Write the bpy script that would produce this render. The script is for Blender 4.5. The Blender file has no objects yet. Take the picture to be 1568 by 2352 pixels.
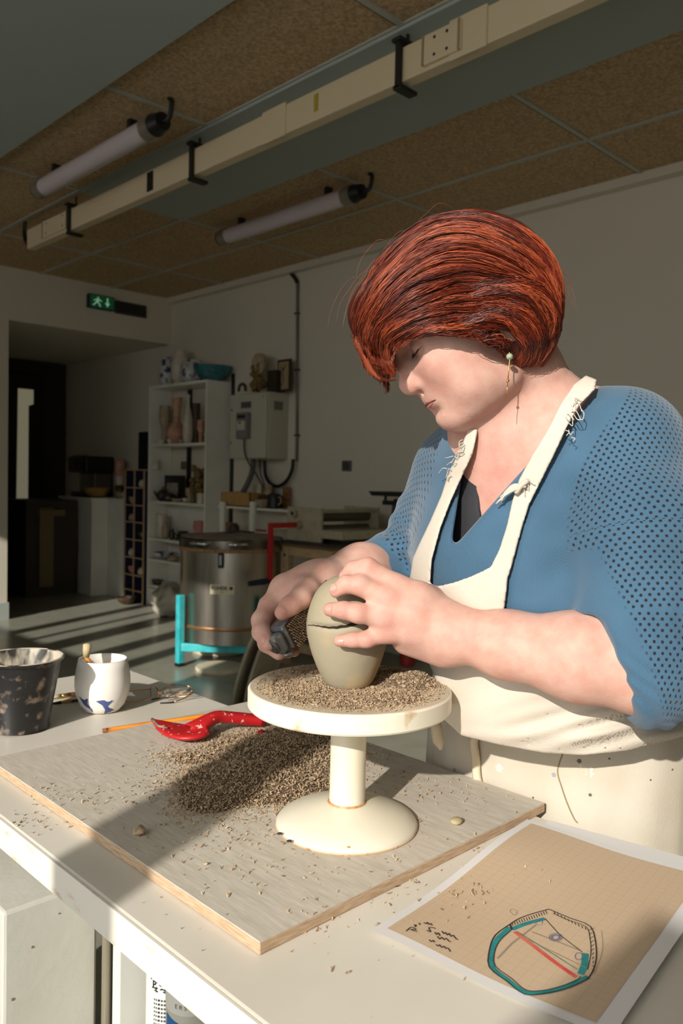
import bpy, bmesh, math, random
import numpy as np
from mathutils import Vector, Matrix
random.seed(7); rng = np.random.default_rng(7)
SC = bpy.context.scene
COL = SC.collection
# ------------------------------------------------------------------ camera
FPX, PITCH, ROLL, YAW = 1854.4, -.03978, .02249, .79533
CAM = np.array([0.0, 0.0, 1.22])
_cp, _sp = math.cos(PITCH), math.sin(PITCH)
CF = np.array([math.cos(YAW)*_cp, math.sin(YAW)*_cp, _sp])
_R0 = np.array([math.sin(YAW), -math.cos(YAW), 0.0]); _U0 = np.cross(_R0, CF)
CR = _R0*math.cos(ROLL) + _U0*math.sin(ROLL); CU = np.cross(CR, CF)
def P(px, py, d):
    return CAM + d*(CF + CR*(px-784)/FPX + CU*(1176-py)/FPX)
def on(ax, v, px, py):
    r = P(px, py, 1) - CAM
    return CAM + r*(v-CAM[ax])/r[ax]
cd = bpy.data.cameras.new('camera'); cam = bpy.data.objects.new('camera', cd); COL.objects.link(cam)
cd.sensor_fit = 'VERTICAL'; cd.sensor_height = 36.0; cd.lens = 36.0*FPX/2352
cd.clip_start = .02; cd.clip_end = 200
mw = Matrix.Identity(4)
for i in range(3):
    mw[i][0] = CR[i]; mw[i][1] = CU[i]; mw[i][2] = -CF[i]; mw[i][3] = CAM[i]
cam.matrix_world = mw
cd.dof.use_dof = True; cd.dof.focus_distance = .93; cd.dof.aperture_fstop = 9.0
SC.camera = cam
# ------------------------------------------------------------------ light
SUN_AZ, SUN_EL = math.radians(21), math.radians(24.5)
SUN_DIR = Vector((math.cos(SUN_AZ)*math.cos(SUN_EL), math.sin(SUN_AZ)*math.cos(SUN_EL), -math.sin(SUN_EL)))
sl = bpy.data.lights.new('sun', 'SUN'); sl.energy = 4.6; sl.angle = math.radians(.7); sl.color = (1.0, .935, .85)
so = bpy.data.objects.new('sun', sl); COL.objects.link(so)
so.rotation_euler = SUN_DIR.to_track_quat('-Z', 'Y').to_euler(); so.location = (-6, -2, 4)
wd = bpy.data.worlds.new('world'); SC.world = wd; wd.use_nodes = True
wd.node_tree.nodes['Background'].inputs[0].default_value = (.97, .97, .96, 1)
wd.node_tree.nodes['Background'].inputs[1].default_value = 2.6
SC.view_settings.view_transform = 'Standard'; SC.view_settings.look = 'None'
SC.view_settings.gamma = 1; SC.view_settings.exposure = 0.04; SC.view_settings.use_curve_mapping = False
try:
    SC.cycles.max_bounces = 10; SC.cycles.diffuse_bounces = 6; SC.cycles.use_denoising = True
    SC.cycles.sample_clamp_indirect = 6
except Exception: pass
# ------------------------------------------------------------------ helpers
def lin(c):
    return tuple(((x/255)/12.92 if x/255 <= .04045 else ((x/255+.055)/1.055)**2.4) for x in c)
def mat(name, rgb, rough=.6, metal=0, rgb2=None, scale=20, amt=.5, bump=0, bscale=None, stretch=(1,1,1), spec=None, detail=4, lo=.35, hi=.65, sheen=0, sss=0, coat=0, alpha=1, trans=0):
    m = bpy.data.materials.new(name); m.use_nodes = True
    nt = m.node_tree; b = nt.nodes['Principled BSDF']
    b.inputs['Base Color'].default_value = (*lin(rgb), 1); b.inputs['Roughness'].default_value = rough
    b.inputs['Metallic'].default_value = metal
    if spec is not None: b.inputs['Specular IOR Level'].default_value = spec
    if sheen: b.inputs['Sheen Weight'].default_value = sheen
    if coat: b.inputs['Coat Weight'].default_value = coat
    if trans: b.inputs['Transmission Weight'].default_value = trans
    if alpha < 1: b.inputs['Alpha'].default_value = alpha
    if sss:
        b.inputs['Subsurface Weight'].default_value = sss; b.inputs['Subsurface Radius'].default_value = (.012, .005, .003)
        b.inputs['Subsurface Scale'].default_value = .6
    tc = nt.nodes.new('ShaderNodeTexCoord'); mp = nt.nodes.new('ShaderNodeMapping')
    mp.inputs['Scale'].default_value = stretch; nt.links.new(tc.outputs['Object'], mp.inputs[0])
    if rgb2 is not None:
        n = nt.nodes.new('ShaderNodeTexNoise'); n.inputs['Scale'].default_value = scale; n.inputs['Detail'].default_value = detail
        nt.links.new(mp.outputs[0], n.inputs['Vector'])
        r = nt.nodes.new('ShaderNodeValToRGB'); r.color_ramp.elements[0].position = lo; r.color_ramp.elements[1].position = hi
        r.color_ramp.elements[0].color = (*lin(rgb), 1); r.color_ramp.elements[1].color = (*lin(rgb2), 1)
        nt.links.new(n.outputs[0], r.inputs[0]); nt.links.new(r.outputs[0], b.inputs['Base Color'])
    if bump:
        n2 = nt.nodes.new('ShaderNodeTexNoise'); n2.inputs['Scale'].default_value = bscale or scale; n2.inputs['Detail'].default_value = 5
        nt.links.new(mp.outputs[0], n2.inputs['Vector'])
        bp = nt.nodes.new('ShaderNodeBump'); bp.inputs['Strength'].default_value = bump; bp.inputs['Distance'].default_value = .002
        nt.links.new(n2.outputs[0], bp.inputs['Height']); nt.links.new(bp.outputs[0], b.inputs['Normal'])
    return m
class MB:
    def __init__(s): s.v = []; s.f = []; s.M = None
    def _add(s, vs, fs):
        o = len(s.v)
        if s.M is not None: vs = [tuple(s.M @ Vector(v)) for v in vs]
        s.v += [tuple(map(float, v)) for v in vs]; s.f += [tuple(i+o for i in f) for f in fs]; return s
    def box(s, lo, hi):
        x0, y0, z0 = lo; x1, y1, z1 = hi
        if x0 > x1: x0, x1 = x1, x0
        if y0 > y1: y0, y1 = y1, y0
        if z0 > z1: z0, z1 = z1, z0
        vs = [(x0,y0,z0),(x1,y0,z0),(x1,y1,z0),(x0,y1,z0),(x0,y0,z1),(x1,y0,z1),(x1,y1,z1),(x0,y1,z1)]
        return s._add(vs, [(0,3,2,1),(4,5,6,7),(0,1,5,4),(1,2,6,5),(2,3,7,6),(3,0,4,7)])
    def prism(s, poly, off):
        n = len(poly); off = Vector(off); vs = [Vector(p) for p in poly]; vs += [v+off for v in vs]
        fs = [tuple(range(n))[::-1], tuple(range(n, 2*n))] + [(i, (i+1) % n, (i+1) % n+n, i+n) for i in range(n)]
        return s._add(vs, fs)
    def lathe(s, prof, c=(0,0,0), n=32, axis=None, cap=True):
        c = Vector(c); q = Vector((0,0,1)).rotation_difference(Vector(axis).normalized()) if axis is not None else None
        vs = []
        for r, z in prof:
            for k in range(n):
                a = 2*math.pi*k/n; p = Vector((r*math.cos(a), r*math.sin(a), z))
                if q: p = q @ p
                vs.append(p+c)
        fs = []
        for i in range(len(prof)-1):
            for k in range(n):
                k2 = (k+1) % n; fs.append((i*n+k, i*n+k2, (i+1)*n+k2, (i+1)*n+k))
        if cap:
            fs.append(tuple(range(n))[::-1]); fs.append(tuple((len(prof)-1)*n+k for k in range(n)))
        return s._add(vs, fs)
    def cyl(s, a, b, r, r2=None, n=20):
        a = Vector(a); b = Vector(b); L = (b-a).length
        return s.lathe([(r, 0), (r if r2 is None else r2, L)], a, n, b-a)
    def tube(s, pts, r, n=8, cap=True):
        pts = [Vector(p) for p in pts]; m = len(pts); rs = r if hasattr(r, '__len__') else [r]*m
        t0 = (pts[1]-pts[0]).normalized(); up = Vector((0,0,1)) if abs(t0.z) < .9 else Vector((1,0,0))
        nrm = (up - t0*up.dot(t0)).normalized(); vs = []
        for i in range(m):
            t = (pts[min(i+1, m-1)]-pts[max(i-1, 0)]).normalized()
            nrm = (nrm - t*nrm.dot(t)).normalized(); bn = t.cross(nrm)
            for k in range(n):
                a = 2*math.pi*k/n; vs.append(pts[i] + (nrm*math.cos(a)+bn*math.sin(a))*rs[i])
        fs = [(i*n+k, i*n+(k+1) % n, (i+1)*n+(k+1) % n, (i+1)*n+k) for i in range(m-1) for k in range(n)]
        if cap: fs += [tuple(range(n))[::-1], tuple((m-1)*n+k for k in range(n))]
        return s._add(vs, fs)
    def ball(s, c, r, n=16, m=10):
        r = r if hasattr(r, '__len__') else (r, r, r)
        vs = [(c[0]+r[0]*math.sin(math.pi*j/m)*math.cos(2*math.pi*k/n), c[1]+r[1]*math.sin(math.pi*j/m)*math.sin(2*math.pi*k/n), c[2]+r[2]*math.cos(math.pi*j/m)) for j in range(m+1) for k in range(n)]
        fs = [(j*n+k, (j+1)*n+k, (j+1)*n+(k+1) % n, j*n+(k+1) % n) for j in range(m) for k in range(n)]
        return s._add(vs, fs)
    def ribbon(s, pts, w, nrm=(0,0,1), th=0):
        nrm = Vector(nrm); pts = [Vector(p) for p in pts]; vs = []
        for i, p in enumerate(pts):
            t = (pts[min(i+1, len(pts)-1)]-pts[max(i-1, 0)]).normalized(); side = t.cross(nrm).normalized()*(w/2)
            vs += [p-side, p+side]
        return s._add(vs, [(2*i, 2*i+1, 2*i+3, 2*i+2) for i in range(len(pts)-1)])
def thing(name, label, cat, loc=(0,0,0), group=None, local=False):
    o = bpy.data.objects.new(name, None); COL.objects.link(o); o.location = tuple(map(float, loc)); o.empty_display_size = .05
    o['label'] = label; o['category'] = cat
    if group: o['group'] = group
    if local: LOCAL.add(o.name)
    return o
LOCAL = set()
def obj(name, mb, m, parent=None, smooth=None, bev=0, label=None, kind=None):
    me = bpy.data.meshes.new(name)
    vs, fs = (mb.v, mb.f) if isinstance(mb, MB) else mb
    me.from_pydata(vs, [], fs); me.materials.append(m)
    o = bpy.data.objects.new(name, me); COL.objects.link(o)
    if smooth:
        me.polygons.foreach_set('use_smooth', [True]*len(me.polygons))
        if smooth != 'all':
            try: me.set_sharp_from_angle(angle=math.radians(38))
            except Exception: pass
    if bev:
        b = o.modifiers.new('bevel', 'BEVEL'); b.width = bev; b.segments = 2; b.limit_method = 'ANGLE'
    if parent is not None:
        o.parent = parent
        if parent.parent is None and parent.name not in LOCAL: o.matrix_parent_inverse = Matrix.Translation(-Vector(parent.location))
    if label: o['label'] = label
    if kind: o['kind'] = kind
    return o
def single(name, mb, m, label, cat, group=None, kind=None, smooth=None, bev=0):
    vs, fs = (mb.v, mb.f) if isinstance(mb, MB) else mb
    A = np.array(vs, float); c = np.array([(A[:,0].min()+A[:,0].max())/2, (A[:,1].min()+A[:,1].max())/2, A[:,2].min()])
    o = obj(name, ((A-c).tolist(), fs), m, None, smooth, bev); o.location = c.tolist(); o['label'] = label; o['category'] = cat
    if group: o['group'] = group
    if kind: o['kind'] = kind
    return o
def struct(name, mb, m, parent=None, bev=0, smooth=None):
    o = obj(name, mb, m, parent, smooth, bev)
    if parent is None: o['kind'] = 'structure'
    return o
def text_mesh(s, size, bold=0):
    c = bpy.data.curves.new('t', 'FONT'); c.body = s; c.size = size; c.offset = bold; c.align_x = 'CENTER'; c.align_y = 'CENTER'
    o = bpy.data.objects.new('t', c); COL.objects.link(o)
    me = bpy.data.meshes.new_from_object(o.evaluated_get(bpy.context.evaluated_depsgraph_get()))
    vs = [tuple(v.co) for v in me.vertices]; fs = [tuple(p.vertices) for p in me.polygons]
    bpy.data.objects.remove(o); bpy.data.curves.remove(c); bpy.data.meshes.remove(me)
    return vs, fs
def put_text(s, size, origin, xdir, ydir, bold=0):
    vs, fs = text_mesh(s, size, bold); o = Vector(origin); x = Vector(xdir).normalized(); y = Vector(ydir).normalized()
    return [tuple(o+x*v[0]+y*v[1]) for v in vs], fs
def catmull(pts, n=8):
    pts = [np.array(p, float) for p in pts]; q = [2*pts[0]-pts[1]]+pts+[2*pts[-1]-pts[-2]]; out = []
    for i in range(1, len(q)-2):
        for k in range(n):
            t = k/n; a, b, c, d = q[i-1:i+3]
            out.append(.5*((2*b)+(-a+c)*t+(2*a-5*b+4*c-d)*t*t+(-a+3*b-3*c+d)*t**3))
    out.append(pts[-1]); return out
# ================================================================== ROOM
WX, WL, CZ = 4.25, 6.70, 2.90
m_wall = mat('wall_paint', (210,202,184), .85, bump=.15, bscale=180)
m_floor = mat('floor_lino', (156,155,140), .26, rgb2=(146,146,132), scale=6, bump=.03, bscale=40)
m_ceil = mat('fibre_panel', (152,126,90), .95, rgb2=(204,176,134), scale=75, detail=6, lo=.3, hi=.7, bump=.6, bscale=220)
m_tbar = mat('tbar_metal', (172,172,158), .5)
m_plaster = mat('plaster_grey', (166,174,166), .8)
m_white = mat('white_paint', (225,222,212), .5, rgb2=(214,210,198), scale=9)
m_dark = mat('dim_passage_tone', (60,52,42), .9)  # dark colour stands in for the little light in the passage
m_black = mat('black_plastic', (20,20,22), .45)
X0, Y0, Y1 = -1.0, -2.5, 9.2
mb = MB().box((X0-.3, Y0-.2, -.1), (WX+.2, Y1, 0)); struct('floor', mb, m_floor)
struct('wall_back', MB().box((WX, Y0-.2, 0), (WX+.2, Y1, CZ)), m_wall)
struct('wall_right', MB().box((X0-.3, Y0-.2, 0), (WX, Y0, CZ)), m_wall)
struct('wall_left', MB().box((X0-.3, WL, 0), (2.70, WL+.2, CZ)), m_wall)
struct('trim_1', MB().box((2.70, WL, 2.47), (WX, WL+.2, CZ)), m_wall)           # header over the passage
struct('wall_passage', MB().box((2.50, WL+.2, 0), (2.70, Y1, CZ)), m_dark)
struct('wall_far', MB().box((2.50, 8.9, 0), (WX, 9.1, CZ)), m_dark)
struct('ceiling_passage', MB().box((2.5, WL+.2, 2.47), (WX, Y1, 2.6)), m_wall)
struct('baseboard_left', MB().box((X0, WL-.012, 0), (2.712, WL, .14)), m_plaster)
struct('ceiling', MB().box((X0-.3, Y0-.2, CZ), (WX+.2, WL+.2, CZ+.1)), m_ceil)
struct('trim_2', MB().box((X0, Y0, CZ-.03), (1.71, WL, CZ-.001)), m_plaster)     # window-side soffit
struct('trim_3', MB().box((2.26, Y0, CZ-.018), (2.965, 4.56, CZ-.001)), m_plaster, bev=.004)   # plaster strip above the trunking
struct('trim_4', MB().box((WX-.07, Y0, CZ-.05), (WX, WL, CZ-.001)), m_wall)       # coving
mb = MB()
for x in (2.26, 2.965, 3.62): mb.box((x-.012, Y0 if x > 3 else 4.56 if x > 2.5 else Y0, CZ-.008), (x+.012, WL, CZ-.0005))
for y in (-.35, .85, 2.04, 3.28, 4.56, 5.8): mb.box((1.71, y-.012, CZ-.0085), (WX-.07, y+.012, CZ-.0005))
struct('trim_5', mb, m_tbar)
mb = MB()
for y in (-.35, .85, 2.04, 3.28, 4.56, 5.8): mb.box((1.71, y+.012, CZ-.004), (WX-.07, y+.022, CZ-.0003))
struct('trim_6', mb, mat('joint_shadow_gap', (48,42,34), .9))
# window wall (behind the camera)
ZT = 2.60
mb = MB().box((X0-.3, Y0, ZT), (X0, WL, CZ)).box((X0-.3, Y0, 0), (X0, 2.55, .35)).box((X0-.3, 1.2, .35), (X0, 2.55, ZT)).box((X0-.3, 2.55, 0), (X0, WL, 1.72))
mb.box((X0-.3, 5.42, 1.72), (X0, WL, ZT)).box((X0-.3, Y0, .35), (X0, -1.5, ZT)).box((X0-.3, -1.5, .35), (X0, -.345, 1.665))  # last box: higher sill out of view, added to shade the paper's lower right corner
struct('wall_front', mb, m_wall)
m_fr = mat('window_frame_white', (215,215,210), .4)
w1 = MB().box((X0-.06, .165, .35), (X0, .275, ZT)).box((X0-.06, .085, 1.79), (X0, .165, ZT)).box((X0-.06, -1.5, ZT-.05), (X0, 1.2, ZT)).box((X0-.06, -1.5, .35), (X0, 1.2, .40)).box((X0-.06, -.62, .35), (X0, -.56, ZT))  # second box widens the mullion higher up, added to shade her far hand
struct('window_1', w1, m_fr)
w2 = MB()
for a, b in ((3.15, 3.29), (3.51, 3.68), (3.98, 4.2), (4.39, 4.43), (4.68, 4.8), (2.55, 2.6), (5.37, 5.42)): w2.box((X0-.06, a, 1.72), (X0, b, ZT))
struct('window_2', w2, m_fr)
# far door with a narrow lit glass
d1 = thing('door_1', 'dark far door with a narrow pale glass strip', 'door', (3.6, 8.9, 0)); d1['kind'] = 'structure'
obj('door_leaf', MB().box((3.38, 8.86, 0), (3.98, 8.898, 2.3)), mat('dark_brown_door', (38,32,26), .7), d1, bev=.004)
m_gl = mat('frosted_glass', (190,190,170), .6); _b = m_gl.node_tree.nodes['Principled BSDF']
_b.inputs['Emission Color'].default_value = (*lin((190,182,150)), 1); _b.inputs['Emission Strength'].default_value = .25
a = on(1, 8.85, 42, 892); b = on(1, 8.85, 75, 1172); c = on(1, 8.85, 64, 1172)
obj('glass_strip', MB().prism([(a[0],8.858,a[2]),(b[0],8.858,a[2]),(b[0],8.858,a[2]-.16),(c[0],8.858,a[2]-.18),(c[0],8.858,b[2]),(a[0]-.01,8.858,b[2])], (0,-.008,0)), m_gl, d1)
# ---------------------------------------------------------------- ceiling fixtures
m_cream = mat('cream_pvc', (214,196,160), .5); m_creamd = mat('cream_pvc_seam', (150,136,106), .6)
m_steel = mat('bracket_steel', (52,50,46), .5, .6)
tz = 2.70
T = thing('cable_trunking', 'long cream cable trunking rail hanging under the ceiling', 'cable trunking', (2.28, 3, tz))
y_end = 5.33
obj('trunk_body', MB().box((2.265, Y0+.02, tz-.005), (2.32, y_end, tz+.12)), m_cream, T, bev=.004)
def tb(px, py): return on(0, 2.26, px, py)
# outlet housings
for (xa, xb, pya) in ((100, 158, 545), (972, 1062, 120)):
    ya = on(0, 2.26, xa, pya)[1]; yb = on(0, 2.26, xb, pya-20)[1]; 
    o1 = obj('outlet_cover', MB().box((2.248, yb, tz+.008), (2.268, ya, tz+.112)), m_cream, T, bev=.004)
    for yy in (ya-.06, yb+.06):
        for zz in (tz+.03, tz+.09): obj('outlet_screw', MB().cyl((2.2475, yy, zz), (2.2465, yy, zz), .006, n=10), m_steel, o1)
    for yy in (ya-.012, yb+.004): obj('outlet_edge', MB().box((2.244, yy, tz+.006), (2.249, yy+.008, tz+.114)), m_creamd, o1)
for px, py in ((655, 275), (1118, 60)):
    y = on(0, 2.26, px, py)[1]; obj('joint_sleeve', MB().box((2.258, y, tz-.012), (2.268, y+.16, tz+.127)), m_cream, T, bev=.003)
y = on(0, 2.26, 343, 425)[1]; obj('black_label', MB().box((2.262, y-.03, tz+.01), (2.264, y+.03, tz+.11)), m_black, T)
y = on(0, 2.26, 724, 245)[1]; obj('yellow_mark', MB().box((2.262, y-.012, tz+.03), (2.264, y+.012, tz+.10)), mat('yellow_tape', (170,150,40), .6), T)
for px, py in ((160, 515), (442, 375), (918, 150)):
    y = on(0, 2.26, px, py)[1]
    br = obj('bracket', MB().box((2.245, y-.012, tz-.03), (2.262, y+.012, tz+.145)).box((2.245, y-.02, tz-.035), (2.34, y+.02, tz-.02)).box((2.235, y-.022, tz+.135), (2.34, y+.022, tz+.148)), m_steel, T, bev=.002)
    obj('threaded_rod', MB().cyl((2.30, y, tz+.14), (2.30, y, CZ), .006, n=8), m_steel, br)
obj('cable_tail', MB().tube(catmull([(2.29, y_end, tz+.06), (2.29, y_end+.06, tz+.05), (2.29, y_end+.10, tz+.12), (2.29, y_end+.09, tz+.2)]), .014), m_black, T)
m_tube = mat('tube_diffuser', (196,184,184), .25, coat=.3)
def lamp(p0, p1, lab):
    # tube axis given by two points near the ceiling
    t = thing('tube_light', lab, 'lamp', p1); p0 = Vector(p0); p1 = Vector(p1); dr = (p1-p0).normalized()
    obj('diffuser', MB().cyl(p0, p1, .048, n=24), m_tube, t, smooth=True)
    for p, s in ((p0, -1), (p1, 1)):
        obj('end_ring', MB().cyl(p-dr*.035, p+dr*.035, .054, n=24), mat('ring_metal', (150,140,125), .35, .6), t, smooth=True)
    obj('end_cap', MB().cyl(p1+dr*.035, p1+dr*.10, .05, .04, n=24), m_black, t, smooth=True)
    obj('end_cap', MB().cyl(p0-dr*.05, p0-dr*.035, .05, n=24), m_black, t, smooth=True)
    obj('supply_cable', MB().tube(catmull([p1+dr*.09, p1+dr*.15+Vector((0,0,.0)), p1+dr*.17+Vector((0,0,.06)), p1+dr*.15+Vector((0,0,CZ-p1.z))]), .012), m_black, t)
    for f in (.15, .85):
        q = p0.lerp(p1, f); obj('ceiling_clip', MB().box((q.x-.02, q.y-.015, q.z+.04), (q.x+.02, q.y+.015, CZ)), m_steel, t)
zl = CZ-.085
a = on(2, zl, 105, 435); b = on(2, zl, 338, 290); a[0] = b[0] = (a[0]+b[0])/2
lamp(a, b, 'fluorescent tube light nearer the window side, upper left on the ceiling')
a = on(2, zl, 520, 545); b = on(2, zl, 800, 448); a[0] = b[0] = (a[0]+b[0])/2
lamp(a, b, 'fluorescent tube light between the plaster strip and the back wall')
# ---------------------------------------------------------------- exit sign and vent
es = thing('exit_sign', 'green lit emergency exit sign on the header above the passage', 'sign', on(1, WL, 228, 698))
a = on(1, WL-.03, 202, 681); b = on(1, WL-.03, 256, 715)
m_green = mat('sign_green', (18,70,42), .4); _b = m_green.node_tree.nodes['Principled BSDF']; _b.inputs['Emission Color'].default_value = (.01,.16,.06,1); _b.inputs['Emission Strength'].default_value = .12
m_lit = mat('sign_white', (220,240,220), .4); _b = m_lit.node_tree.nodes['Principled BSDF']; _b.inputs['Emission Color'].default_value = (.25,.6,.35,1); _b.inputs['Emission Strength'].default_value = .28
z0, z1 = 2.68, 2.80
obj('housing', MB().box((a[0], WL-.05, z0), (b[0]+.02, WL, z1)), m_black, es, bev=.004)
obj('green_face', MB().box((a[0]+.01, WL-.056, z0+.008), (b[0]+.01, WL-.05, z1-.008)), m_green, es)
cx = a[0]+.35*(b[0]-a[0]); w = (b[0]-a[0])
yy = WL-.057
mb = MB()
def fl(pts): mb.prism([(cx+x*w, yy, z0+z*(z1-z0)) for x, z in pts], (0, -.002, 0))
fl([(-.02,.72),(.04,.72),(.04,.82),(-.02,.82)]); fl([(-.08,.42),(.03,.42),(.05,.68),(-.03,.7)]); fl([(-.22,.2),(-.17,.16),(-.02,.42),(-.06,.48)]); fl([(0,.42),(.05,.44),(.14,.14),(.08,.14)]); fl([(.03,.62),(.16,.5),(.17,.56),(.05,.7)]); fl([(-.18,.56),(-.16,.5),(-.04,.62),(-.05,.68)])
obj('running_figure', mb, m_lit, es); mb = MB()
cx = a[0]+.76*w; fl([(-.03,.45),(.03,.45),(.03,.85),(-.03,.85)]); fl([(-.11,.48),(0,.18),(.11,.48)])
obj('arrow', mb, m_lit, es)
vg = thing('vent_grille', 'dark rectangular vent grille beside the exit sign', 'vent', on(1, WL, 298, 713))
a = on(1, WL, 263, 695); b = on(1, WL, 334, 732)
obj('grille_frame', MB().box((a[0], WL-.02, b[2]-.0), (b[0], WL, b[2]+.115)), mat('grille_grey', (80,76,66), .6), vg, bev=.003)
mb = MB()
for k in range(7): mb.box((a[0]+.015, WL-.026, b[2]+.012+k*.0135), (b[0]-.015, WL-.018, b[2]+.021+k*.0135))
obj('grille_slats', mb, m_black, vg)
# ================================================================== BACKGROUND FURNITURE
m_lam = mat('white_laminate', (232,230,220), .45, rgb2=(222,220,208), scale=5)
m_wood = mat('pale_pine', (196,168,128), .6, rgb2=(178,148,106), scale=14, stretch=(1,1,8))
m_kraft = mat('cardboard', (184,146,88), .85, rgb2=(168,132,78), scale=30)
m_cer = mat('white_ceramic', (205,198,184), .35, rgb2=(190,180,160), scale=30)
m_cerb = mat('beige_ceramic', (176,160,132), .5, rgb2=(150,132,104), scale=35)
m_cerblue = mat('blue_white_ceramic', (190,190,186), .3, rgb2=(38,52,96), scale=14, lo=.5, hi=.58)
m_turq = mat('turquoise_glaze', (58,124,128), .3, rgb2=(34,84,96), scale=22)
m_pink = mat('pink_clay', (184,134,128), .55, rgb2=(176,104,96), scale=24)
m_orange = mat('orange_clay', (176,122,96), .6, rgb2=(196,160,136), scale=18)
m_brown = mat('brown_ceramic', (88,66,46), .5, rgb2=(56,42,30), scale=30)
m_darkpot = mat('dark_green_glaze', (34,42,42), .3, rgb2=(58,56,46), scale=22)
m_ochre = mat('ochre_ceramic', (140,112,52), .6, rgb2=(82,66,40), scale=40)
def lat(prof, c, m, name, label, cat, group=None, n=28):
    return single(name, MB().lathe(prof, c, n), m, label, cat, group, smooth=True)
def vase(c, h, r, kind='bottle'):
    K = {'bottle': [(.55,0),(.9,.08),(1,.3),(.92,.5),(.5,.68),(.3,.78),(.28,.92),(.4,1),(.3,1),(.22,.9),(.22,.7)],
         'cyl': [(.9,0),(1,.03),(1,.97),(.95,1),(.85,1),(.85,.2),(.0,.15)],
         'bowl': [(.35,0),(.4,.05),(.7,.25),(.93,.65),(1,1),(.94,1),(.85,.65),(.6,.3),(0,.18)],
         'flare': [(.5,0),(.62,.1),(.95,.16),(1,.24),(.85,.36),(.42,.44),(.32,.5),(.36,.7),(.52,.95),(.54,1),(.46,1),(.3,.7),(.2,.5)],
         'jar': [(.6,0),(.95,.2),(1,.5),(.85,.8),(.6,.92),(.62,1),(.5,1),(.5,.9),(.7,.5)],
         'hour': [(.6,0),(.62,.1),(.5,.3),(.55,.42),(.95,.6),(1,.75),(.9,.95),(.92,1),(.8,1),(.85,.75),(.4,.45)]}[kind]
    return [(x*r, z*h) for x, z in K]
BY0, BY1 = 5.75, 6.68
def pot(px, py, X, h, r, kind, m, name, label, cat, group=None, z=None):
    p = on(0, X, px, py); z = p[2] if z is None else z
    if z < 2.04 and py > 890 and p[1] > BY0: p[1] = min(max(p[1], BY0+.025+r), BY1-.025-r)
    return lat(vase(None, h, r, kind), (X, p[1], z), m, name, label, cat, group)
# ---- tall white bookcase with ceramics
BX, BY0, BY1, BZ = 4.0, 5.75, 6.68, 2.05
BK = thing('bookcase', 'tall white laminate bookcase full of ceramics against the back wall', 'bookcase', (4.12, 6.2, 0))
th = .02
obj('side_panel', MB().box((BX, BY0, 0), (WX-.005, BY0+th, BZ)), m_lam, BK, bev=.002)
obj('side_panel', MB().box((BX, BY1-th, 0), (WX-.005, BY1, BZ)), m_lam, BK, bev=.002)
obj('top_panel', MB().box((BX, BY0+th, BZ-.025), (WX-.005, BY1-th, BZ)), m_lam, BK, bev=.002)
SZ = []
for px, py in ((345,1020),(345,1150),(345,1235),(345,1283),(345,1343)):
    z = on(0, BX, px, py)[2]; SZ.append(z)
    obj('shelf', MB().box((BX+.004, BY0+th, z-.022), (WX-.03, BY1-th, z)), m_lam, BK, bev=.002)
obj('bottom_drawer_front', MB().box((BX, BY0+th, .02), (BX+.018, BY1-th, SZ[-1]-.03)), m_lam, BK, bev=.003)
obj('back_panel', MB().box((WX-.02, BY0+th, .0), (WX-.008, BY1-th, SZ[1])), m_lam, BK)
obj('black_back_strip', MB().box((WX-.02, 6.33, SZ[1]), (WX-.008, 6.39, BZ-.03)), m_black, BK)
# top of bookcase
pot(385, 875, 4.1, .27, .085, 'jar', m_cerblue, 'vase', 'speckled vase at the left end on top of the bookcase', 'vase', z=BZ)
pot(413, 875, 4.1, .31, .085, 'jar', m_cer, 'vase', 'tall plain pale vase on top of the bookcase', 'vase', z=BZ)
pot(443, 870, 4.1, .20, .12, 'jar', m_cerblue, 'round_jar', 'round blue and white jar on top of the bookcase', 'jar', z=BZ)
pot(488, 868, 4.1, .12, .17, 'bowl', m_turq, 'bowl', 'wide turquoise glazed bowl on top of the bookcase', 'bowl', z=BZ)
# shelf 1 (vases)
z = SZ[0]+.001
pot(378, 1010, 4.1, .36, .055, 'hour', m_cerb, 'vase', 'dull pink and grey figure-shaped vase at the left of the top shelf', 'vase', z=z)
pot(405, 1010, 4.08, .42, .095, 'flare', m_orange, 'vase', 'orange bulbous vase with a long flaring neck on the top shelf', 'vase', z=z)
pot(431, 1008, 4.055, .43, .048, 'bottle', m_cer, 'bottle_vase', 'slim white bottle vase in the middle of the top shelf', 'vase', z=z)
pot(449, 1005, 4.13, .36, .038, 'cyl', m_brown, 'vase', 'brown cylinder vase at the right of the top shelf', 'vase', z=z)
pot(461, 1006, 4.07, .20, .035, 'hour', m_orange, 'vase', 'small orange vase at the right edge of the top shelf', 'vase', z=z)
pot(390, 1013, 4.03, .04, .03, 'bowl', m_cer, 'bowl', 'tiny white bowl before the vases on the top shelf', 'bowl', z=z)
# shelf 2
z = SZ[1]+.001
t = thing('teapot', 'dark green teapot with a lid on the second bookcase shelf', 'teapot', (4.08, 6.545, z)); y = t.location.y
obj('pot_body', MB().lathe([(.03,0),(.055,.02),(.07,.05),(.07,.07),(.04,.09),(.0,.10)], (4.08, y, z)), m_darkpot, t, smooth=True)
obj('spout', MB().tube([(4.06, y+.06, z+.045), (4.05, y+.088, z+.07), (4.05, y+.10, z+.09)], [.016,.011,.008]), m_darkpot, t, smooth=True)
obj('lid', MB().lathe([(.045,.088),(.03,.102),(.008,.112),(.012,.125),(0,.135)], (4.08, y, z)), m_brown, t, smooth=True)
t = thing('picture_frame', 'thick black frame with a pale print on the second bookcase shelf', 'picture frame', (4.15, 6.17, z))
ya = on(0,4.15,380,1080)[1]; yb = on(0,4.15,423,1080)[1]
obj('frame', MB().box((4.14, yb, z), (4.165, ya, z+.24)), m_black, t, bev=.003)
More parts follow.
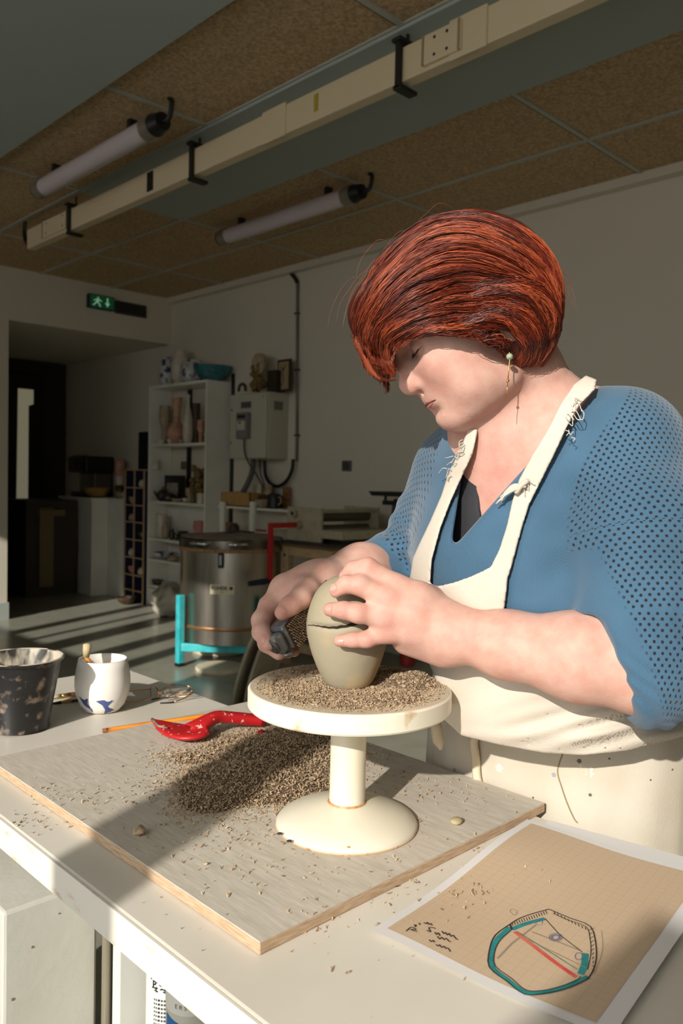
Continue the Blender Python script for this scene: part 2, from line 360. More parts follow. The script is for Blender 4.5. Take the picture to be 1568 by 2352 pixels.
ya2 = on(0,4.14,384,1100)[1]; yb2 = on(0,4.14,409,1100)[1]
obj('print', MB().box((4.136, yb2, z+.04), (4.141, ya2, z+.17)), mat('pale_print', (170,166,150), .8, rgb2=(130,126,110), scale=40), t)
pot(388, 1140, 4.06, .075, .06, 'jar', m_darkpot, 'small_jar', 'squat mottled jar beside the teapot', 'jar', z=z)
pot(435, 1140, 4.06, .13, .04, 'hour', m_cerb, 'figurine', 'small beige figurine on the second bookcase shelf', 'figurine', z=z)
pot(408, 1142, 4.04, .03, .06, 'bowl', m_cerb, 'saucer', 'flat beige saucer on the second bookcase shelf', 'saucer', z=z)
p = on(0, 4.1, 458, 1140)
mb = MB()
for k in range(26):
    a_ = rng.random()*6.28; mb.ball((4.1+.04*rng.normal()*.7, p[1]+.045*rng.normal()*.6, z+.14+.17*rng.random()), tuple(.022+.012*rng.random(3)), 8, 6)
mb.lathe([(.05,0),(.055,.08),(.03,.16)], (4.1, p[1], z), 16)
single('coral_sculpture', mb, m_ochre, 'knobbly ochre coral-like sculpture at the right of the second shelf', 'sculpture', smooth='all')
pot(461, 1142, 4.03, .09, .035, 'cyl', m_cer, 'cup', 'white cup before the coral-like sculpture', 'cup', z=z)
# shelf 3
z = SZ[2]+.001
pot(360, 1225, 4.1, .22, .055, 'cyl', m_cer, 'cylinder_vase', 'wider white cylinder vase on the third bookcase shelf', 'vase', z=z)
pot(380, 1225, 4.06, .21, .035, 'bottle', m_cerb, 'bottle_vase', 'narrow cream bottle vase on the third bookcase shelf', 'vase', z=z)
pot(395, 1225, 4.05, .10, .028, 'jar', m_darkpot, 'small_jar', 'small dark jar between vase and bowl on the third shelf', 'jar', z=z)
pot(420, 1225, 4.13, .08, .05, 'bowl', m_brown, 'bowl', 'dark brown bowl on the third bookcase shelf', 'bowl', z=z)
pot(458, 1213, 4.08, .19, .055, 'hour', m_pink, 'goblet', 'pink goblet-shaped vase on the third bookcase shelf', 'vase', z=z)
# shelf 4, 5
z = SZ[3]+.001
pot(367, 1275, 4.1, .06, .10, 'bowl', m_cerblue, 'bowl', 'blue-rimmed white bowl on the fourth bookcase shelf', 'bowl', z=z)
pot(398, 1275, 4.06, .05, .06, 'jar', m_cerb, 'small_jar', 'pale squat pot on the fourth bookcase shelf', 'jar', z=z)
z = SZ[4]+.001
for px, r, m, w in ((352, .04, m_darkpot, 'grey'), (366, .045, m_brown, 'brown'), (380, .035, m_cerblue, 'blue and white'), (395, .05, m_cer, 'white')):
    pot(px, 1335, 4.06, .045, r, 'bowl', m, 'small_bowl', w+' small bowl in the row on the fifth bookcase shelf', 'bowl', 'small bowls on the fifth bookcase shelf', z=z)
pot(372, 1012, 4.03, .035, .04, 'bowl', m_cer, 'bowl', 'tiny white bowl at the left front of the top bookcase shelf', 'bowl', z=SZ[0]+.001)
pot(418, 1012, 4.03, .03, .035, 'bowl', m_cerb, 'bowl', 'tiny beige bowl before the bottle vase on the top shelf', 'bowl', z=SZ[0]+.001)
pot(470, 1008, 4.03, .05, .025, 'jar', m_ochre, 'small_jar', 'tiny ochre jar at the right front corner of the top shelf', 'jar', z=SZ[0]+.001)
pot(426, 1143, 4.03, .04, .03, 'bowl', m_cer, 'small_bowl', 'tiny white bowl before the beige figurine on the second shelf', 'bowl', z=SZ[1]+.001)
pot(440, 1143, 4.022, .17, .02, 'hour', m_ochre, 'figurine', 'mottled ochre figurine beside the coral-like sculpture', 'figurine', z=SZ[1]+.001)
pot(406, 1225, 4.035, .06, .03, 'bowl', m_darkpot, 'bowl', 'dark mottled bowl before the vases on the third shelf', 'bowl', z=SZ[2]+.001)
pot(434, 1222, 4.04, .05, .05, 'bowl', m_brown, 'bowl', 'low brown bowl left of the pink goblet vase', 'bowl', z=SZ[2]+.001)
single('wall_channel', MB().box((WX-.012, on(0,4.24,534,900)[1]-.02, .75), (WX-.001, on(0,4.24,534,900)[1]+.02, 2.12)), m_black, 'thin black vertical channel on the wall between bookcase and control cabinet', 'cable channel')
# ---- narrow cubby shelf lined in dark blue
m_navy = mat('navy_lining', (30,26,62), .8)
CU_ = thing('cubby_shelf', 'narrow pine cubby shelf with dark blue lining beside the white bookcase', 'shelf', (4.05, 6.88, 0))
cx0, cy0, cy1, ct = 3.97, 6.70, 7.06, 1.27
obj('dark_lining', MB().box((WX-.03, cy0, .05), (WX-.01, cy1, ct)), m_navy, CU_)
for yy in (cy0+.006, (cy0+cy1)/2, cy1-.006):
    up = obj('upright', MB().box((cx0+.012, yy-.005, 0), (WX-.03, yy+.005, ct)), m_navy, CU_); obj('pine_edge', MB().box((cx0, yy-.006, 0), (cx0+.012, yy+.006, ct)), m_wood, up)
zz = [on(0, cx0, 300, q)[2] for q in (1120,1160,1199,1239,1280,1320,1355)]
for q in [ct]+zz:
    dv = obj('divider', MB().box((cx0+.012, cy0, q-.005), (WX-.03, cy1, q+.005)), m_navy if q < ct else m_wood, CU_); obj('pine_edge', MB().box((cx0-.001, cy0, q-.006), (cx0+.012, cy1, q+.006)), m_wood, dv)
for i, (k, side, m, w) in enumerate(((0,0,m_cer,'white'),(1,1,m_cerb,'beige'),(2,1,m_cerb,'speckled beige'),(3,0,m_darkpot,'mottled green'),(4,1,m_cer,'glazed white'),(5,1,m_pink,'pink'),(5,0,m_cer,'plain white'))):
    yq = cy0+.09 if side == 0 else cy1-.09
    lat(vase(None, .07, .045, 'bowl' if i % 2 else 'jar'), (4.02, yq, zz[k]+.007), m, 'cubby_pot', f'{w} little pot in the {["top","second","third","fourth","fifth","sixth"][k]} row of the {"right" if side==0 else "left"} cubbies', 'pot', 'little pots in the cubby shelf')
single('black_box', MB().box((4.0, 6.72, ct+.007), (4.15, 6.86, ct+.36)), m_black, 'tall black box standing on the cubby shelf', 'box', bev=.003)
pot(302, 1076, 4.05, .085, .035, 'cyl', m_cer, 'cup', 'white cup standing on the cubby shelf', 'cup', z=ct+.007)
# ---- counter and cabinets in the dark passage
CT = thing('counter', 'grey-white counter unit in the passage', 'counter', (3.9, 7.5, 0)); CT['label'] = 'grey-white counter unit with bowls on it in the dark passage'
obj('end_panel', MB().box((3.86, 7.50, 0), (WX-.001, 7.52, .955)), m_lam, CT)
obj('front_panel', MB().box((4.03, 7.07, 0), (4.05, 7.50, .955)), m_lam, CT)
obj('carcass', MB().box((3.88, 7.52, 0), (WX-.001, 8.2, .955)).box((4.05,7.07,0),(WX-.001,7.50,.955)), m_lam, CT)
obj('counter_top', MB().box((3.84, 7.48, .956), (WX-.001, 8.2, .985)).box((4.01,7.07,.956),(WX-.001,7.48,.985)), m_lam, CT, bev=.003)
DC = thing('cupboard', 'low dark cupboard with a pale upright board in the passage shadow', 'cupboard', (3.5, 7.9, 0))
obj('cupboard_body', MB().box((3.30, 7.75, 0), (3.83, 8.4, .95)), mat('shaded_cupboard', (62,54,44), .7), DC, bev=.004)  # body colour darkened for the shadow it stands in
obj('upright_board', MB().box((3.42, 7.70, .1), (3.56, 7.745, .88)).box((3.40, 7.66, .80), (3.66, 7.745, .86)), mat('dull_board', (120,104,70), .8), DC)
zc = .986
CM = thing('coffee_machine', 'black and steel espresso coffee machine on the dark counter', 'coffee machine', (4.0, 7.85, zc))
obj('machine_base', MB().box((3.9, 7.7, zc), (4.2, 8.05, zc+.05)), m_black, CM, bev=.01)
obj('steel_body', MB().box((4.0, 7.72, zc+.05), (4.2, 8.05, zc+.25)), mat('dull_steel', (120,115,105), .4, .7), CM, bev=.01)
obj('machine_head', MB().box((3.88, 7.68, zc+.25), (4.2, 8.08, zc+.42)), m_black, CM, bev=.02)
for yq in (7.78, 7.9): obj('knob', MB().cyl((3.86, yq, zc+.32), (3.88, yq, zc+.32), .02, n=14), m_brown, CM)
obj('cup_rail', MB().tube([(3.92, 7.72, zc+.43), (3.92, 8.04, zc+.43)], .008), m_cerb, CM)
lat(vase(None,.10,.13,'bowl'), (3.95, 7.57, zc), mat('wooden_bowl', (150,110,54), .6), 'bowl', 'wide wooden bowl on the passage counter', 'bowl')
lat(vase(None,.06,.05,'bowl'), (4.1, 7.25, zc), m_cer, 'bowl', 'small white bowl on the passage counter near the cubby shelf', 'bowl')
for i, (r, h) in enumerate(((.05, .07), (.045, .06), (.045, .09), (.05, .16))):
    lat(vase(None, h, r, 'cyl' if i > 1 else 'jar'), (4.12, 7.42, zc+sum((.07,.06,.09)[:i])), (m_cerb, m_brown, m_cer, m_orange)[i], 'stacked_pot', ('lowest beige pot of the dim stack', 'second, brown pot of the dim stack', 'third, pale pot of the dim stack', 'tall orange-beige pot topping the dim stack')[i]+' on the passage counter', 'pot', 'stacked pots on the passage counter')
# ---- electric control cabinet
KC = thing('control_cabinet', 'grey steel electrical control cabinet on the back wall', 'electrical cabinet', (4.1, 5.2, 1.37))
m_grey = mat('cabinet_grey', (188,184,166), .5)
fx, ya, yb, za, zb = 4.026, 5.455, 4.972, 1.375, 1.903
obj('cabinet_body', MB().box((fx+.02, yb, za), (WX-.002, ya, zb)), m_grey, KC, bev=.004)
dr = obj('cabinet_door', MB().box((fx, yb+.005, za+.005), (fx+.017, ya-.005, zb-.005)), m_grey, KC, bev=.004)
obj('door_lock', MB().cyl((fx-.005, ya-.03, zb-.13), (fx, ya-.03, zb-.13), .008, n=10).cyl((fx-.005, ya-.03, za+.13), (fx, ya-.03, za+.13), .008, n=10), m_black, dr)
obj('name_plate', MB().box((fx-.003, 5.17, zb-.12), (fx, 5.30, zb-.07)), mat('plate_dark', (84,86,78), .5), dr)
obj('warning_sticker', MB().prism([(fx-.001, 5.03, zb-.05), (fx-.001, 5.00, zb-.05), (fx-.001, 5.015, zb-.02)], (-.001,0,0)), mat('yellow_sticker', (180,150,30), .6), dr)
obj('side_plate', MB().box((4.10, yb-.003, zb-.14), (4.19, yb, zb-.07)), mat('plate_side', (110,110,100), .5), KC)
ct_ = thing('controller', 'small grey kiln controller with a display hung on the cabinet door', 'controller', (fx-.02, 5.28, 1.5))
ya2, yb2 = on(0, fx-.02, 548, 980)[1], on(0, fx-.02, 572, 980)[1]
zt_, zb_ = on(0, fx-.03, 556, 948)[2], on(0, fx-.03, 556, 1008)[2]
obj('case', MB().box((fx-.05, yb2, zb_), (fx-.003, ya2, zt_)), mat('controller_grey', (120,120,116), .5), ct_, bev=.006)
hh = zt_-zb_; wy = ya2-yb2
obj('display', MB().box((fx-.053, yb2+.1*wy, zt_-.22*hh), (fx-.05, ya2-.15*wy, zt_-.1*hh)), m_black, ct_)
kp = obj('keypad', MB().box((fx-.053, yb2+.12*wy, zb_+.33*hh), (fx-.05, ya2-.12*wy, zb_+.68*hh)), m_cer, ct_)
obj('keypad_button', MB().box((fx-.055, yb2+.5*wy, zb_+.58*hh), (fx-.053, yb2+.7*wy, zb_+.64*hh)), m_black, kp)
def wcable(name, pts, X, r, m, parent, smooth='all'):
    q = [on(0, X + (p[2] if len(p) > 2 else 0), p[0], p[1]) for p in pts]
    return obj(name, MB().tube(catmull(q, 6), r, 8), m, parent, smooth)
m_gcab = mat('grey_cable', (70,70,68), .5)
wcable('controller_cable', [(560,1008),(562,1040),(572,1065),(590,1092),(608,1125)], fx-.02, .007, m_gcab, ct_)
wcable('grey_hose', [(582,1053,.05),(578,1085,.03),(566,1115,-.02),(545,1150,-.05)], 4.15, .022, mat('hose_grey', (92,92,88), .5), KC)
wcable('thin_cable', [(597,1060),(598,1085),(604,1105),(612,1125)], 4.15, .006, m_black, KC)
obj('cable_gland', MB().cyl(on(0,4.15,597,1053), on(0,4.15,597,1075), .013, .009, n=12), m_black, KC)
wcable('black_loop_cable', [(607,1058),(609,1090),(620,1110),(638,1117),(658,1104),(670,1080),(673,1055)], 4.20, .014, m_black, KC)
cn = thing('wall_conduit', 'vertical grey-black conduit pipe running up the back wall', 'conduit', (4.23, 4.79, 1.35))
a = on(0, 4.235, 681, 1060); b = on(0, 4.235, 683, 650)
obj('pipe', MB().tube([a, b], .012), mat('conduit_grey', (128,122,110), .5), cn, smooth='all')
obj('upper_cable', MB().tube(catmull([b, on(0,4.235,678,640), on(0,4.235,668,628), on(0,4.235,665,618)], 5), .016), m_black, cn, smooth='all')
mb = MB()
for py in (1000, 850, 720): q = on(0, 4.235, 682, py); mb.box((q[0]-.015, q[1]-.02, q[2]-.008), (WX-.001, q[1]+.02, q[2]+.008))
obj('pipe_clip', mb, m_gcab, cn)
sk = thing('wall_socket', 'dark grey wall socket on the plain back wall left of the woman', 'socket', (4.24, 4.28, 1.28))
obj('socket_plate', MB().box((4.235, 4.235, 1.285), (WX-.001, 4.332, 1.365)), mat('socket_grey', (84,82,76), .5), sk, bev=.006)
obj('socket_face', MB().cyl((4.236, 4.283, 1.325), (4.228, 4.283, 1.325), .028, n=18), mat('socket_dark', (60,58,54), .5), sk)
sk2 = thing('wall_socket', 'small grey wall socket seen through the second bookcase shelf', 'socket', (4.24, 6.0, 1.2))
a = on(0, 4.24, 420, 1060); b = on(0, 4.24, 433, 1078)
obj('socket_plate', MB().box((4.215, b[1], b[2]), (4.228, a[1], a[2])), mat('socket_grey2', (90,88,82), .5), sk2, bev=.004)
# ---- things on the cabinet
zb += .001
def yq(px, X): return on(0, X, px, 890)[1]
t = thing('ceramic_sculpture', 'tall brown and cream sculpture with a round disc on the control cabinet', 'sculpture', (4.12, yq(592,4.12), zb))
y = yq(590, 4.12)
mb = MB()
for k in range(34): mb.ball((4.12+.03*rng.normal()*.6, y+.055*(rng.random()-.5)*1.6, zb+.03+.2*rng.random()), tuple(.02+.014*rng.random(3)), 8, 6)
obj('rough_body', mb, m_ochre, t, smooth='all')
obj('disc', MB().cyl((4.10, y-.03, zb+.24), (4.135, y-.03, zb+.24), .085, n=28), m_cerb, t, smooth=True)
mb = MB(); yc = yq(556, 4.1); mb.tube([(4.1, yc+.045*math.cos(a), zb+.045+.045*math.sin(a)) for a in np.linspace(-.3, 3.5, 14)], .013)
single('ring_sculpture', mb, m_brown, 'small brown ring-shaped sculpture at the left of the cabinet top', 'sculpture', smooth='all')
single('wooden_block', MB().box((4.08, yq(637,4.1), zb), (4.17, yq(617,4.1), zb+.17)), mat('dark_block', (40,32,26), .6), 'dark wooden block between sculpture and framed drawing', 'block', bev=.004)
t = thing('framed_drawing', 'small framed drawing with a dark frame leaning on the control cabinet top', 'picture frame', (4.16, yq(652,4.15), zb))
ya3, yb3 = yq(638, 4.15), yq(668, 4.15)
obj('frame', MB().box((4.14, yb3, zb), (4.155, ya3, zb+.255)), mat('dark_frame', (46,34,24), .5), t, bev=.002)
obj('drawing_sheet', MB().box((4.136, yb3+.02, zb+.02), (4.141, ya3-.02, zb+.235)), mat('cream_sheet', (160,140,104), .8), t)
yc = (ya3+yb3)/2
obj('drawn_branch', MB().tube(catmull([(4.135, yc+.02, zb+.05), (4.135, yc-.005, zb+.09), (4.135, yc+.008, zb+.15), (4.135, yc-.002, zb+.19)]), .003, 5).tube([(4.135, yc, zb+.17), (4.135, yc-.025, zb+.20), (4.135, yc-.02, zb+.215)], .003, 5).tube([(4.135, yc, zb+.165), (4.135, yc+.03, zb+.195), (4.135, yc+.02, zb+.21)], .003, 5), m_black, t)
# ---- white low wall shelf with posts
WS = thing('white_shelf', 'small white slatted shelf rack behind the kiln', 'shelf', (4.1, 5.2, 0))
sx = 4.0
p0_, p1_ = on(0, sx, 500, 1163), on(0, sx, 682, 1170); zs = (p0_[2]+p1_[2])/2
obj('shelf_board', MB().box((sx, p1_[1], zs-.018), (WX-.005, p0_[1], zs)), m_lam, WS, bev=.002)
for px in (511, 580):
    q = on(0, sx-.02, px, 1155); obj('post', MB().box((sx-.03, q[1]-.028, 0), (sx-.002, q[1]+.028, q[2]+.01)), m_lam, WS, bev=.003)
obj('lower_board', MB().box((sx, p1_[1], .72), (WX-.005, p0_[1], .738)), m_lam, WS)
zs += .001
def ysx(px, X=4.08): return on(0, X, px, 1160)[1]
CB = thing('cardboard_box', 'open low cardboard box on the small white shelf', 'box', (4.08, ysx(540), zs))
ya3, yb3 = ysx(508, 4.02), ysx(573, 4.02); mb = MB(); h = .115; tt = .006
mb.box((4.02, yb3, zs), (4.22, ya3, zs+tt)).box((4.02, yb3, zs), (4.02+tt, ya3, zs+h)).box((4.22-tt, yb3, zs), (4.22, ya3, zs+h)).box((4.02, yb3, zs), (4.22, yb3+tt, zs+h)).box((4.02, ya3-tt, zs), (4.22, ya3, zs+h))
obj('box_body', mb, m_kraft, CB)
single('brown_box', MB().box((4.105, ysx(622), zs), (4.2, ysx(586), zs+.10)), m_brown, 'dark brown low box behind the bowl on the small white shelf', 'box', bev=.003)
lat(vase(None,.065,.062,'bowl'), (4.04, ysx(603,4.04), zs), m_cerb, 'bowl', 'beige bowl on the small white shelf', 'bowl')
t = thing('mug', 'black mug with a handle on the small white shelf', 'mug', (4.06, ysx(634), zs))
obj('mug_body', MB().lathe(vase(None,.115,.048,'cyl'), (4.06, ysx(634), zs)), m_black, t, smooth=True)
yh = ysx(634)-.048
obj('handle', MB().tube([(4.06, yh+.002, zs+.09), (4.06, yh-.03, zs+.085), (4.06, yh-.035, zs+.05), (4.06, yh, zs+.03)], .006), m_cerb, t, smooth='all')
for i, (px, w) in enumerate(((589, 'leftmost'), (598, 'second'), (607, 'third'), (616, 'rightmost'))):
    lat(vase(None,.08,.03,'cyl'), (4.15, ysx(px, 4.15), zs+.101), (m_cerb, m_cer, m_ochre, m_cerb)[i], 'clay_tumbler', f'{w} small beige tumbler in the row on the brown box', 'tumbler', 'beige tumblers on the brown box')
t = single('painted_tile', MB().box((4.20, ysx(663,4.2), zs), (4.215, ysx(648,4.2), zs+.17)), mat('tile_ochre', (166,120,60), .5, rgb2=(110,70,50), scale=30), 'square ochre painted tile leaning at the right of the small white shelf', 'tile', bev=.002)
for i, (px, m, w) in enumerate(((515, m_brown, 'dark brown'), (528, m_orange, 'reddish'), (538, m_brown, 'brown lidded'))):
    lat(vase(None,.10,.045,'jar'), (4.08, on(0,4.08,px,1200)[1], .739), m, 'small_jar', f'{w} jar under the small white shelf', 'jar', 'jars under the small white shelf')
# ---- kiln
KN = thing('kiln', 'round stainless steel top-loading kiln standing on a turquoise frame', 'kiln', (3.2, 4.28, 0))
kd = 5.42; kc = P(530, 1350, kd); kx, ky = kc[0], kc[1]; kr = .345
def mst(name, rough, bs):
    m = mat(name, (205,200,188), rough, 1.0, rgb2=(182,174,158), scale=3, stretch=(6,6,.6), bump=.25, bscale=18); return m
m_inox = mst('brushed_steel', .36, 1); m_inox2 = mat('lid_steel', (158,151,138), .38, 1.0, rgb2=(88,84,76), scale=9, bump=.3, bscale=20)
zlo, zhi, zl1 = .155, .742, .828
obj('kiln_body', MB().lathe([(kr-.012, zlo), (kr-.012, zhi)], (kx, ky, 0), 96), m_inox, KN, smooth=True)
m_rim = mat('fire_brick', (176,142,100), .85, rgb2=(140,106,70), scale=60)
obj('brick_rim', MB().lathe([(kr, zhi), (kr, zhi+.022)], (kx, ky, 0), 96), m_rim, KN, smooth=True)
ld = obj('kiln_lid', MB().lathe([(kr, zhi+.023), (kr, zl1-.01), (kr-.01, zl1)], (kx, ky, 0), 96), m_inox2, KN, smooth=True)
obj('lid_dust_top', MB().lathe([(kr-.012, zl1), (kr-.012, zl1+.004)], (kx, ky, 0), 64), mat('lid_top', (150,134,122), .8, rgb2=(126,112,102), scale=14), ld)
def kpt(px, z, r=kr):   # point on the kiln skin seen at column px
    best = None
    d0 = on(2, z, px, 1180)
    ray = P(px, 1176, 1)-CAM; ray = ray[:2]/np.linalg.norm(ray[:2]); c = np.array([kx, ky]); b_ = ray@c; disc = b_*b_-(c@c-r*r)
    t_ = b_-math.sqrt(max(disc, 0)); q = ray*t_; return np.array([q[0], q[1], z]), (q-c)/r
for px in (463, 547):
    q, nr = kpt(px, .80); tg = np.array([-nr[1], nr[0], 0]); n3 = np.array([nr[0], nr[1], 0])
    obj('lid_handle', MB().tube([q+tg*.06, q+tg*.06+n3*.03, q-tg*.06+n3*.03, q-tg*.06], .009), mat('chrome', (220,220,220), .12, 1), ld, smooth='all')
q, nr = kpt(510, .70, kr-.012); tg = np.array([-nr[1], nr[0], 0]); n3 = np.array([nr[0], nr[1], 0])
lt = MB(); c0 = q+n3*.003
lt.prism([c0+tg*.018+[0,0,-.05], c0-tg*.018+[0,0,-.05], c0-tg*.018+[0,0,.045], c0+tg*.018+[0,0,.045]], n3*.02)
obj('lid_latch', lt, m_black, KN, bev=.004)
lt = MB(); c1 = c0+n3*.02
lt.prism([c1+tg*.008+[0,0,-.03], c1-tg*.008+[0,0,-.03], c1-tg*.008+[0,0,.03], c1+tg*.008+[0,0,.03]], n3*.008)
obj('latch_lever', lt, mat('lever_steel', (150,150,150), .3, 1), KN)
# curved name plate
def curved_plate(px, z, r, wdt, hgt, off):
    q, nr = kpt(px, z, r); a0 = math.atan2(nr[1], nr[0]); N = 10; vs = []; 
    for i in range(N+1):
        a = a0+(i/N-.5)*wdt/r
        for zz_ in (z-hgt/2, z+hgt/2): vs.append((kx+(r+off)*math.cos(a), ky+(r+off)*math.sin(a), zz_))
    return (vs, [(2*i, 2*i+1, 2*i+3, 2*i+2)[::-1] for i in range(N)]), a0
zp = .512
pl, a0 = curved_plate(513, zp, kr-.012, .155, .062, .002)
plo = obj('name_plate', pl, mat('plate_yellow', (238,226,194), .5), KN)
def wrap_text(s, size, z, r, cx_=0, bold=.0):
    vs, fs = text_mesh(s, size, bold); out = []
    for v in vs:
        a = a0 + (v[0]+cx_)/r      # +angle = screen right here (seen from outside)
        out.append((kx+(r+.0032)*math.cos(a), ky+(r+.0032)*math.sin(a), z+v[1]))
    return out, fs
m_ink = mat('ink_black', (28,28,28), .6)
tx = wrap_text('ROHDE', .030, zp+.009, kr-.012, -.020, .0008)
obj('plate_lettering', tx, m_ink, plo)
tx = wrap_text('TE 1', .014, zp-.018, kr-.012, -.0)
obj('plate_lettering', tx, m_ink, plo)
q = [(.0105*math.cos(t_)*(1+.25*math.cos(5*t_)), .0105*math.sin(t_)*(1+.25*math.cos(5*t_))) for t_ in np.linspace(0, 6.28, 41)[:-1]]
vs = []
for u, v in q:
    a = a0+(.056+u)/(kr-.012); vs.append((kx+(kr-.0085)*math.cos(a), ky+(kr-.0085)*math.sin(a), zp+.009+v))
obj('plate_emblem', (vs, [tuple(range(len(vs)))]), m_ink, plo)
m_teal = mat('turquoise_paint', (40,168,178), .45, rgb2=(70,190,196), scale=18, bump=.1, bscale=60)
fr = MB(); 
ft = on(2, 0, 412, 1530); legs = []
base_a = math.atan2(ft[1]-ky, ft[0]-kx); Rl = math.hypot(ft[0]-kx, ft[1]-ky)
for k in range(4):
    a = base_a+k*math.pi/2; p = Vector((kx+Rl*math.cos(a), ky+Rl*math.sin(a), 0)); legs.append(p)
    lg = obj('leg', MB().box((p.x-.022, p.y-.022, .02), (p.x+.022, p.y+.022, .46)), m_teal, KN, bev=.006)
    obj('rubber_foot', MB().box((p.x-.024, p.y-.024, 0), (p.x+.024, p.y+.024, .02)), m_black, lg, bev=.004)
for k in range(4):
    a_, b_ = legs[k], legs[(k+1) % 4]; dv = (b_-a_).normalized(); nn = Vector((-dv.y, dv.x, 0))*.018
    obj('frame_rail', MB().prism([a_+nn+Vector((0,0,.10)), a_-nn+Vector((0,0,.10)), a_-nn+Vector((0,0,.15)), a_+nn+Vector((0,0,.15))], b_-a_), m_teal, KN, bev=.004)
obj('steel_band', MB().lathe([(kr-.011, .245), (kr-.008, .25), (kr-.008, .262), (kr-.011, .267)], (kx, ky, 0), 96, cap=False), mat('copper_band', (190,140,100), .35, .8), KN, smooth=True)
q, nr = kpt(632, .80); 
pl, a0 = curved_plate(622, .80, kr, .06, .07, .002); obj('side_sticker', pl, mat('green_sticker', (110,110,30), .7), KN)
for px_, w_, m__, nm_ in ((413, .05, m_black, 'hinge_strip'), (420, .016, bpy.data.materials['copper_band'], 'copper_strip')):
    q_c, nr_c = kpt(px_, .5, kr-.012); a0 = math.atan2(nr_c[1], nr_c[0]); vs = []
    for i in range(5):
        a = a0+(i/4-.5)*w_/kr
        for z_ in (zlo+.02, zhi-.005): vs.append((kx+(kr-.010)*math.cos(a), ky+(kr-.010)*math.sin(a), z_))
    obj(nm_, (vs, [(2*i, 2*i+1, 2*i+3, 2*i+2)[::-1] for i in range(4)]), m__, KN)
# tools lying on the kiln lid
zk = zl1+.005
q = on(2, zk, 560, 1222); single('tool_strip', MB().box((q[0]-.02, q[1]-.10, zk), (q[0]+.02, q[1]+.08, zk+.008)), m_black, 'black tool lying on the kiln lid', 'tool', bev=.003)
q = on(2, zk, 520, 1224); single('cloth_scrap', MB().prism([(q[0]-.05,q[1]-.06,zk),(q[0]+.03,q[1]-.07,zk),(q[0]+.05,q[1]+.02,zk),(q[0]-.02,q[1]+.07,zk)], (0,0,.004)), mat('blue_cloth', (58,64,110), .9), 'crumpled blue scrap on the kiln lid', 'cloth')
q = on(2, zk, 598, 1221); single('red_marker', MB().cyl((q[0], q[1]+.05, zk+.008), (q[0]+.01, q[1]-.05, zk+.008), .008, n=10), mat('marker_red', (150,40,36), .5), 'red-capped marker on the kiln lid', 'marker')
# ---- lids on the floor, leaning batts
m_batt = mat('white_batt', (224,214,190), .6, rgb2=(214,200,172), scale=12)
q = on(2, 0, 505, 1538)
single('round_batt', MB().lathe([(.15,0),(.155,.008),(.155,.018),(.15,.024)], (q[0], q[1], 0), 48), m_batt, 'round white batt lying flat on the floor before the kiln', 'batt', smooth=True)
q = on(2, 0, 458, 1500)
single('round_batt', MB().lathe([(.19,0),(.195,.008),(.195,.018),(.19,.024)], (q[0]+.16, q[1]-.02, 0), 48), m_batt, 'round white batt on the floor under the kiln frame', 'batt', smooth=True)
m_gb = mat('grey_batt', (182,174,152), .7, rgb2=(160,150,128), scale=10)
c = P(615, 1490, 4.05); cz = .335; 
for k, (off, w) in enumerate(((0, 'front'), (.035, 'rear'))):
    cc = Vector((c[0]+off*.75, c[1]-off*.1, cz)); ax = Vector((-.55, .78, .30))
    cc = cc - Vector((0,0,cc.z)) + Vector((0,0,.33))
    single('leaning_disc', MB().lathe([(.30,0),(.315,.006),(.315,.016),(.30,.022)], cc+ax.normalized()*(.03-off), 56, ax), m_gb, f'large grey round disc leaning before the work table, {w} one of the pair', 'disc', 'pair of grey discs leaning on edge', smooth=True)
# ---- pine work table with slab roller
tz1 = .82; tX, tYa, tYb = 3.434, 4.055, 3.581
WT = thing('work_table', 'pine work table with a black top carrying the slab roller', 'table', (3.8, 3.8, 0))
obj('table_top', MB().box((tX-.03, tYb-.03, tz1-.02), (WX-.01, tYa-.02, tz1)), mat('black_top', (34,34,38), .6, rgb2=(60,54,48), scale=8), WT, bev=.003)
obj('top_edge_band', MB().box((tX-.028, tYb-.028, tz1-.035), (WX-.01, tYa-.022, tz1-.021)), mat('ply_edge', (110,84,52), .7), WT)
for yy_ in (tYb, tYa-.06):
    lg = obj('leg', MB().box((tX, yy_, 0), (tX+.05, yy_+.06, tz1-.036)), m_wood, WT, bev=.003)
    obj('bolt', MB().cyl((tX-.006, yy_+.03, tz1-.10), (tX, yy_+.03, tz1-.10), .009, n=10), m_steel, lg)
    obj('leg', MB().box((WX-.08, yy_, 0), (WX-.03, yy_+.06, tz1-.036)), m_wood, WT, bev=.003)
obj('apron_rail', MB().box((tX+.008, tYb+.06, tz1-.102), (tX+.03, tYa-.06, tz1-.036)), m_wood, WT, bev=.002)
obj('side_rail', MB().box((tX+.05, tYb+.01, tz1-.15), (WX-.08, tYb+.03, tz1-.09)), m_lam, WT, bev=.002)
obj('under_shelf', MB().box((tX+.03, tYb, .20), (WX-.05, tYa, .22)).box((tX+.03, tYb, .495), (WX-.05, tYa, .51)), m_wood, WT)
obj('lower_rail', MB().box((tX+.01, tYb+.06, .10), (tX+.03, tYa-.06, .16)), m_wood, WT)
SR = thing('slab_roller', 'cream metal slab roller with a red crank on the pine work table', 'slab roller', (3.6, 3.8, tz1))
m_sr = mat('roller_cream', (172,164,138), .5, rgb2=(160,150,122), scale=20)
rx = tX+.02
def rp(px, py, X=None): return on(0, X or rx, px, py)
a = rp(660, 1163); b = rp(738, 1163)
ep = obj('end_plate', MB().box((rx, b[1], tz1), (rx+.02, a[1], a[2])), m_sr, SR, bev=.003)
rx2 = rx+.52; 
obj('end_plate', MB().box((rx2, b[1], tz1), (rx2+.02, a[1], a[2])), m_sr, SR, bev=.003)
